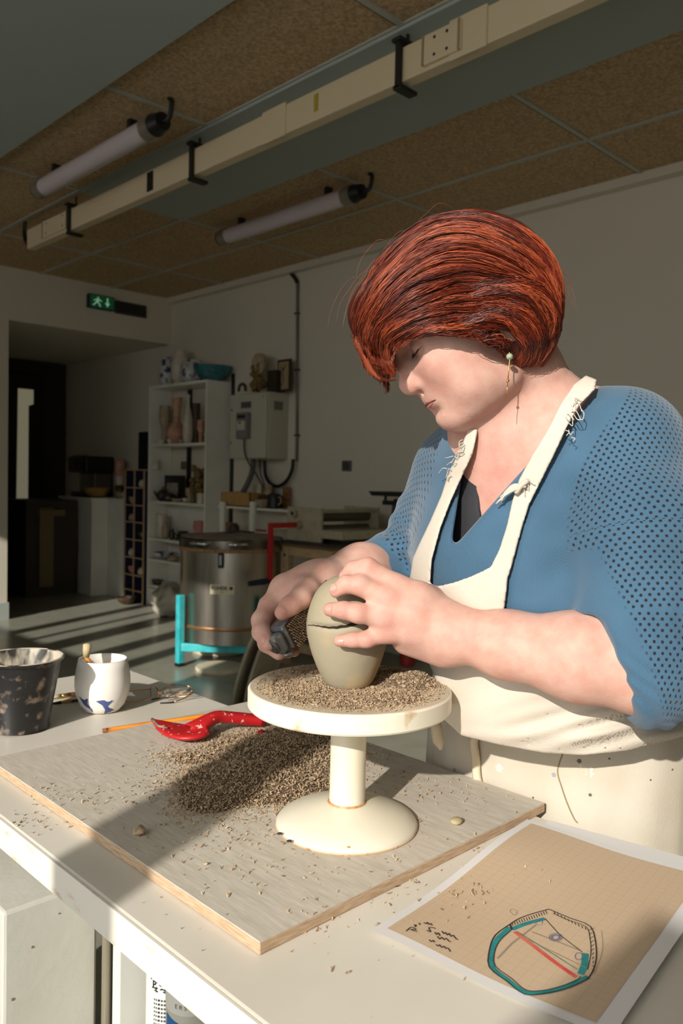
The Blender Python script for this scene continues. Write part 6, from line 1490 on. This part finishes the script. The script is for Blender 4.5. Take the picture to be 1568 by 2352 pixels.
# ---------------------------------------------------------------- earring
ER = obj('earring', MB().ball(P(1170,819,.853), (.0036,.0036,.0036), 16, 12), mat('green_stone', (120,150,130), .4, rgb2=(170,170,140), scale=300), WM, smooth='all')
m_gld = mat('gold', (220,170,90), .25, 1)
obj('chain', MB().tube([P(1171,812,.853), P(1170,828,.853), P(1168,850,.853), P(1166,874,.853)], .0006, 6).tube([P(1166,876,.853), P(1164,895,.853), P(1163,915,.853)], .0004, 6), m_gld, ER, smooth='all')
obj('gold_bead', MB().ball(P(1166,875,.853), (.0017,)*3, 12, 8), m_gld, ER, smooth='all')
obj('ear_hook', MB().tube([P(1170,816,.853), P(1169,806,.855), P(1166,800,.86)], .0005, 6), m_gld, ER, smooth='all')
# ---------------------------------------------------------------- apron
def proj(p):
    q = p-CAM; d = q @ CF; return np.stack([784+FPX*(q @ CR)/d, -(1176-FPX*(q @ CU)/d)], 1), d
PEL = np.array([1.065, .62, .90])
LOW = Field(); LOW.add(SW.L[4][0], .02); LOW.add(Cone(P(1320,1560,1.12), PEL+[0,0,.06], .165, .16), .06)
LOW.add(Ell(P(1215,1560,1.07), (.15,.17,.10)), .08)
TSK = Field(); TSK.L = [x for x in skin.L[:N_TORSO] if x[0].R < 9][-7:]
def baseF(p, cull): return smin(smin(SW(p, cull), LOW(p, cull), .05), TSK(p, cull), .01)
AP = [(1075,985),(1052,1040),(1032,1080),(1012,1140),(986,1200),(962,1250),(948,1282),(938,1345),(945,1420),(975,1500),(1000,1560),(1005,1640),(1060,1690),(1150,1712),(1250,1730),(1340,1735),(1440,1725),(1540,1700),(1720,1650),(1720,1590),(1400,1540),(1180,1490),(1155,1450),(1158,1400),(1166,1330),(1178,1290),(1196,1222),(1215,1160),(1240,1110),(1275,1040),(1305,975),(1332,930),(1366,895),(1371,872),(1345,862),(1318,882),(1288,925),(1258,985),(1222,1045),(1192,1100),(1176,1150),(1164,1205),(1146,1262),(1126,1302),(1085,1322),(1040,1338),(1005,1346),(988,1340),(992,1285),(1012,1212),(1036,1150),(1062,1092),(1086,1042),(1098,985)]
APP = np.array([(x, -y) for x, y in AP], float)
def apronF(p, cull=None):
    d = baseF(p, cull); xy, dp = proj(p)
    fold = np.zeros(len(p)); x, y = xy[:, 0], -xy[:, 1]
    g1 = np.exp(-((y-1665)/60)**2)*np.clip((x-1100)/300, 0, 1); fold += .0035*g1*np.sin((y+.28*(x-1300))/7.5)
    fold += .003*np.exp(-((y-1690)/18)**2)+.0016*np.sin(x/38+y/90)*np.exp(-((y-1350)/60)**2)
    fold += .0022*np.sin((x*.6+y)/26)*np.exp(-((y-1600)/70)**2)
    sh = np.abs(d-.0065-fold)-.0024
    if cull is not None and np.abs(d).min() > .05: return sh
    r = poly_sd(xy, APP)*.00052
    back = (p-TC) @ (-TB[0])-.13
    return smax(smax(sh, r, .002), np.where(xy[:, 1] > -1480, back, -1), .002)
lo5 = np.array([.70,.25,.86]); hi5 = np.array([1.25,.90,1.42])
m_lin = mat('apron_canvas', (202,194,180), .85, rgb2=(192,182,166), scale=7, bump=.25, bscale=420, detail=6)
t0_ = time.time(); V5, Q5 = mesh_field(apronF, lo5, hi5, .0024, slack=1.5); print('apron', len(V5), time.time()-t0_)
apron = np_obj('apron', V5, Q5, m_lin, WM)
# skirt of the apron below the waist
SKF = Field(); SKF.add(Cone(PEL+[-.005,0,.05], PEL+[.0,0,-.10], .150, .158), .05); SKF.add(Cone(PEL+[0,.055,.02], PEL+[.0,.075,-.45], .135, .135), .06); SKF.add(Cone(PEL+[0,-.07,.02], PEL+[.0,-.08,-.45], .140, .14), .06)
def skirtF(p, cull=None):
    d = SKF(p, cull); q = p-PEL; an = np.arctan2(q[:, 1], -q[:, 0]); amp = np.clip((.12-q[:, 2])/.25, .15, 1)
    d = d+(.0045*np.sin(an*11+2*np.sin(q[:, 2]*9))+.002*np.sin(an*23+q[:, 2]*14))*amp*np.clip(np.abs(an+.9)*1.2, .25, 1)
    d = smax(d, (.915-p[:, 0]), .02)                       # pressed against the bench edge
    return smax(smax(d, q[:, 2]-.085, .02), -(q[:, 2]+.47), .004)
V6, Q6 = mesh_field(skirtF, PEL-[.22,.28,.5], PEL+[.22,.28,.12], .005)
m_lin2 = mat('apron_skirt_canvas', (202,194,178), .85, rgb2=(188,176,154), scale=9, bump=.2, bscale=420, detail=8, lo=.4, hi=.8)
skirt = np_obj('apron_skirt', V6, Q6, m_lin2, apron)
def skp(px, py, e=.002):                                   # point on skirt seen at a pixel
    d = np.linspace(.8, 1.3, 400); pts_ = np.array([P(px, py, x) for x in d]); s = skirtF(pts_); i = int(np.argmax(s < e)) if (s < e).any() else 200
    return P(px, py, d[i])
# belt tie, hanging ends, pocket patch, seam, stains
m_tie = mat('apron_tie', (220,204,176), .85, bump=.2, bscale=300)
tie = catmull([skp(1104,1668,.006), skp(1088,1700,.01), skp(1092,1740,.008), skp(1096,1790,.008), skp(1112,1822,.006), skp(1142,1838,.006)], 6)
obj('hanging_tie', MB().tube(tie, [.006]*len(tie), 8), m_tie, apron, smooth='all')
q0 = P(1000,1655,1.10)
obj('tie_end', MB().tube(catmull([q0, P(1004,1690,1.10), P(1012,1722,1.10)], 5), [.005,.007,.008,.008,.008,.008,.008,.008,.006,.004,.002], 8), m_tie, apron, smooth='all')
sm = [skp(x, y, .0015) for x, y in ((1292,1732),(1285,1750),(1280,1775),(1290,1810),(1302,1845),(1318,1880),(1326,1890))]
obj('pocket_seam', MB().tube(catmull(sm, 4), .0008, 6), mat('seam_thread', (150,130,100), .9), apron, smooth='all')
mst_ = [mat('stain_blue', (150,160,168), .9), mat('stain_grey', (96,92,84), .9), mat('stain_white', (216,211,200), .8)]
for i, (x, y, r, k) in enumerate(((1330,1747,.004,1),(1399,1742,.002,1),(1272,1780,.004,0),(1355,1826,.003,1),(1224,1832,.002,1),(1493,1791,.0018,1),(1543,1767,.002,1),(1043,1772,.003,0),(1045,1768,.004,0),(1147,1765,.008,2),(1345,1766,.010,2),(1352,1776,.007,2),(1205,1845,.004,0))):
    c = skp(x, y, .0004); E_ = np.eye(3)*.003; g_ = np.array([skirtF((c+E_[j])[None])[0]-skirtF((c-E_[j])[None])[0] for j in range(3)]); g_ /= np.linalg.norm(g_); pf_ = [(r*.7*(1+.3*math.sin(3*t_+i)*math.cos(2*t_)+.15*math.sin(7*t_+i))) for t_ in np.linspace(0, 6.283, 29)[:-1]]
    t1_ = np.cross(g_, [0,0,1.]); t1_ /= np.linalg.norm(t1_); t2_ = np.cross(g_, t1_); vs = [tuple(c+g_*.0006+(t1_*math.cos(t_)+t2_*math.sin(t_))*q_) for t_, q_ in zip(np.linspace(0, 6.283, 29)[:-1], pf_)]
    obj('stain', (vs, [tuple(range(28))]), mst_[k], apron)
# frayed threads at the strap edges
mb = MB()
def srf(px, py, e=.0105):
    d = np.linspace(.80, 1.12, 300); pts_ = np.array([P(px, py, x) for x in d]); s = baseF(pts_, None); i = int(np.argmax(s < e)); return P(px, py, d[i])
for bx_, by_, n_, sg_ in ((1305,960,9,1),(1315,925,6,1),(1060,1030,8,-1),(1040,1075,8,-1),(1205,1118,3,1)):
    for k in range(n_):
        x, y = bx_+rng.normal()*7, by_+rng.normal()*14; a = srf(x, y); L_ = 8+14*rng.random()
        mb.tube(catmull([a, srf(x+sg_*L_*.5, y+rng.normal()*6+4, .013), srf(x+sg_*L_*.8+rng.normal()*4, y+10+rng.normal()*6, .012)], 4), .0005, 4)
obj('frayed_threads', mb, m_lin, apron, smooth='all')
kn = MB(); 
for k in range(11): kn.tube(catmull([srf(1208,1118,.016), srf(1185,1112+k*1.2,.018), srf(1170-k,1118+k*2,.016), srf(1160-2*k+rng.normal()*3,1132+k*2.2+rng.normal()*3,.014)], 4), .0009, 5)
kn.tube(catmull([srf(1185,1132,.014), srf(1196,1116,.017), srf(1212,1104,.014)], 4), .003, 8)
obj('strap_knot', kn, m_lin, apron, smooth='all')
# ---------------------------------------------------------------- trousers and shoes
TR = Field()
for s in (-1, 1): TR.add(Cone(PEL+[.02,s*.085,-.02], PEL+[.03,s*.095,-.42], .095, .062), .02); TR.add(Cone(PEL+[.03,s*.095,-.42], PEL+[.04,s*.10,-.80], .062, .05), .02)
TR.add(Ell(PEL+[.015,0,.02], (.135,.175,.10)), .04)
V7, Q7 = mesh_field(lambda p, c=None: smax(TR(p, c), -(p[:, 2]-.07), .005), PEL-[.25,.3,.9], PEL+[.25,.3,.16], .007)
np_obj('trousers', V7, Q7, mat('dark_trousers', (34,32,44), .8, bump=.2, bscale=300), WM)
for s in (-1, 1):
    c = PEL+[.0,s*.10,0]; c[2] = 0; F_ = Field().add(Ell(c+[-.02,0,.045], (.125,.045,.045))).add(Ell(c+[.06,0,.06], (.055,.042,.05)), .03)
    V8, Q8 = mesh_field(lambda p, cc=None: smax(F_(p, cc), -(p[:, 2]-.002), .003), c-[.2,.1,.02], c+[.2,.1,.15], .006); np_obj('shoe', V8, Q8, m_black, WM)
# ---------------------------------------------------------------- rasp in her far hand
nL = lambda r, u, l: CR*r+CU*u+LAT*l
rn = nL(.75,0,.65); rn /= np.linalg.norm(rn); rw = nL(.38,-.88,-.44); rw -= rn*(rw @ rn); rw /= np.linalg.norm(rw); ra = np.cross(rw, rn); 
if ra @ CU < 0: ra = -ra
C0 = P(656,1436,.946)
RS = thing('rasp', 'grey metal shaver rasp held against the vessel in her far hand', 'rasp', C0)
RW, RL, RD_ = .037, .088, .034
def rb(a0, a1, w0, w1, n0, n1, taper=0):
    o = []
    for n_ in (n0, n1):
        tw = taper if n_ == n0 else 0
        o.append([C0+ra*a+rw*w+rn*n_ for a, w in ((a0, w0+tw), (a1, w0+tw), (a1, w1-tw), (a0, w1-tw))])
    mb = MB(); mb._add(o[0]+o[1], [(0,1,2,3), (7,6,5,4), (0,4,5,1), (1,5,6,2), (2,6,7,3), (3,7,4,0)]); return mb
m_zinc = mat('dusty_zinc', (128,132,138), .4, .7, rgb2=(190,186,176), scale=60, lo=.55, hi=.7)
m_zd = mat('dark_zinc', (52,54,58), .4, .6, rgb2=(120,118,114), scale=60, lo=.5, hi=.65)
obj('holder_body', rb(-.004, RL, .001, RW-.001, -RD_, -.003, .006), m_zinc, RS, bev=.004)
plate = obj('grater_plate', rb(0, RL, 0, RW, -.003, 0), mat('grater_dark', (70,52,38), .6, .3, rgb2=(40,30,24), scale=200), RS, bev=.0006)
mb = MB()
for i in range(27):
    for j in range(12):
        c = C0+ra*(.0025+i*.0032+(.0016 if j % 2 else 0)+rng.normal()*.0002)+rw*(.0022+j*.00295+rng.normal()*.0002)
        b0_ = [c-ra*.0013-rw*.0012, c-ra*.0013+rw*.0012, c+ra*.0010]; ap_ = c-ra*.0012+rn*.0030
        mb._add(b0_+[ap_], [(0,1,3), (1,2,3), (2,0,3), (0,2,1)])
obj('grater_teeth', mb, mat('clogged_teeth', (168,140,110), .7, rgb2=(110,88,66), scale=300), plate, kind='stuff')
obj('end_cap', rb(-.020, -.004, .004, RW-.004, -RD_+.002, -.004, .007), m_zinc, RS, bev=.005)
cc_ = C0+ra*(-.0205)+rw*(RW*.5)+rn*(-.014)
obj('cap_hollow', MB().lathe([(.009,-.002),(.010,0),(.007,.0012)], cc_, 20, -ra), m_zd, RS, smooth=True)
obj('cap_lug', MB().tube([C0-ra*.012+rw*.034-rn*.022, C0-ra*.010+rw*.039-rn*.012, C0-ra*.006+rw*.039-rn*.005], [.003,.004,.003], 8), m_zinc, RS, smooth='all')
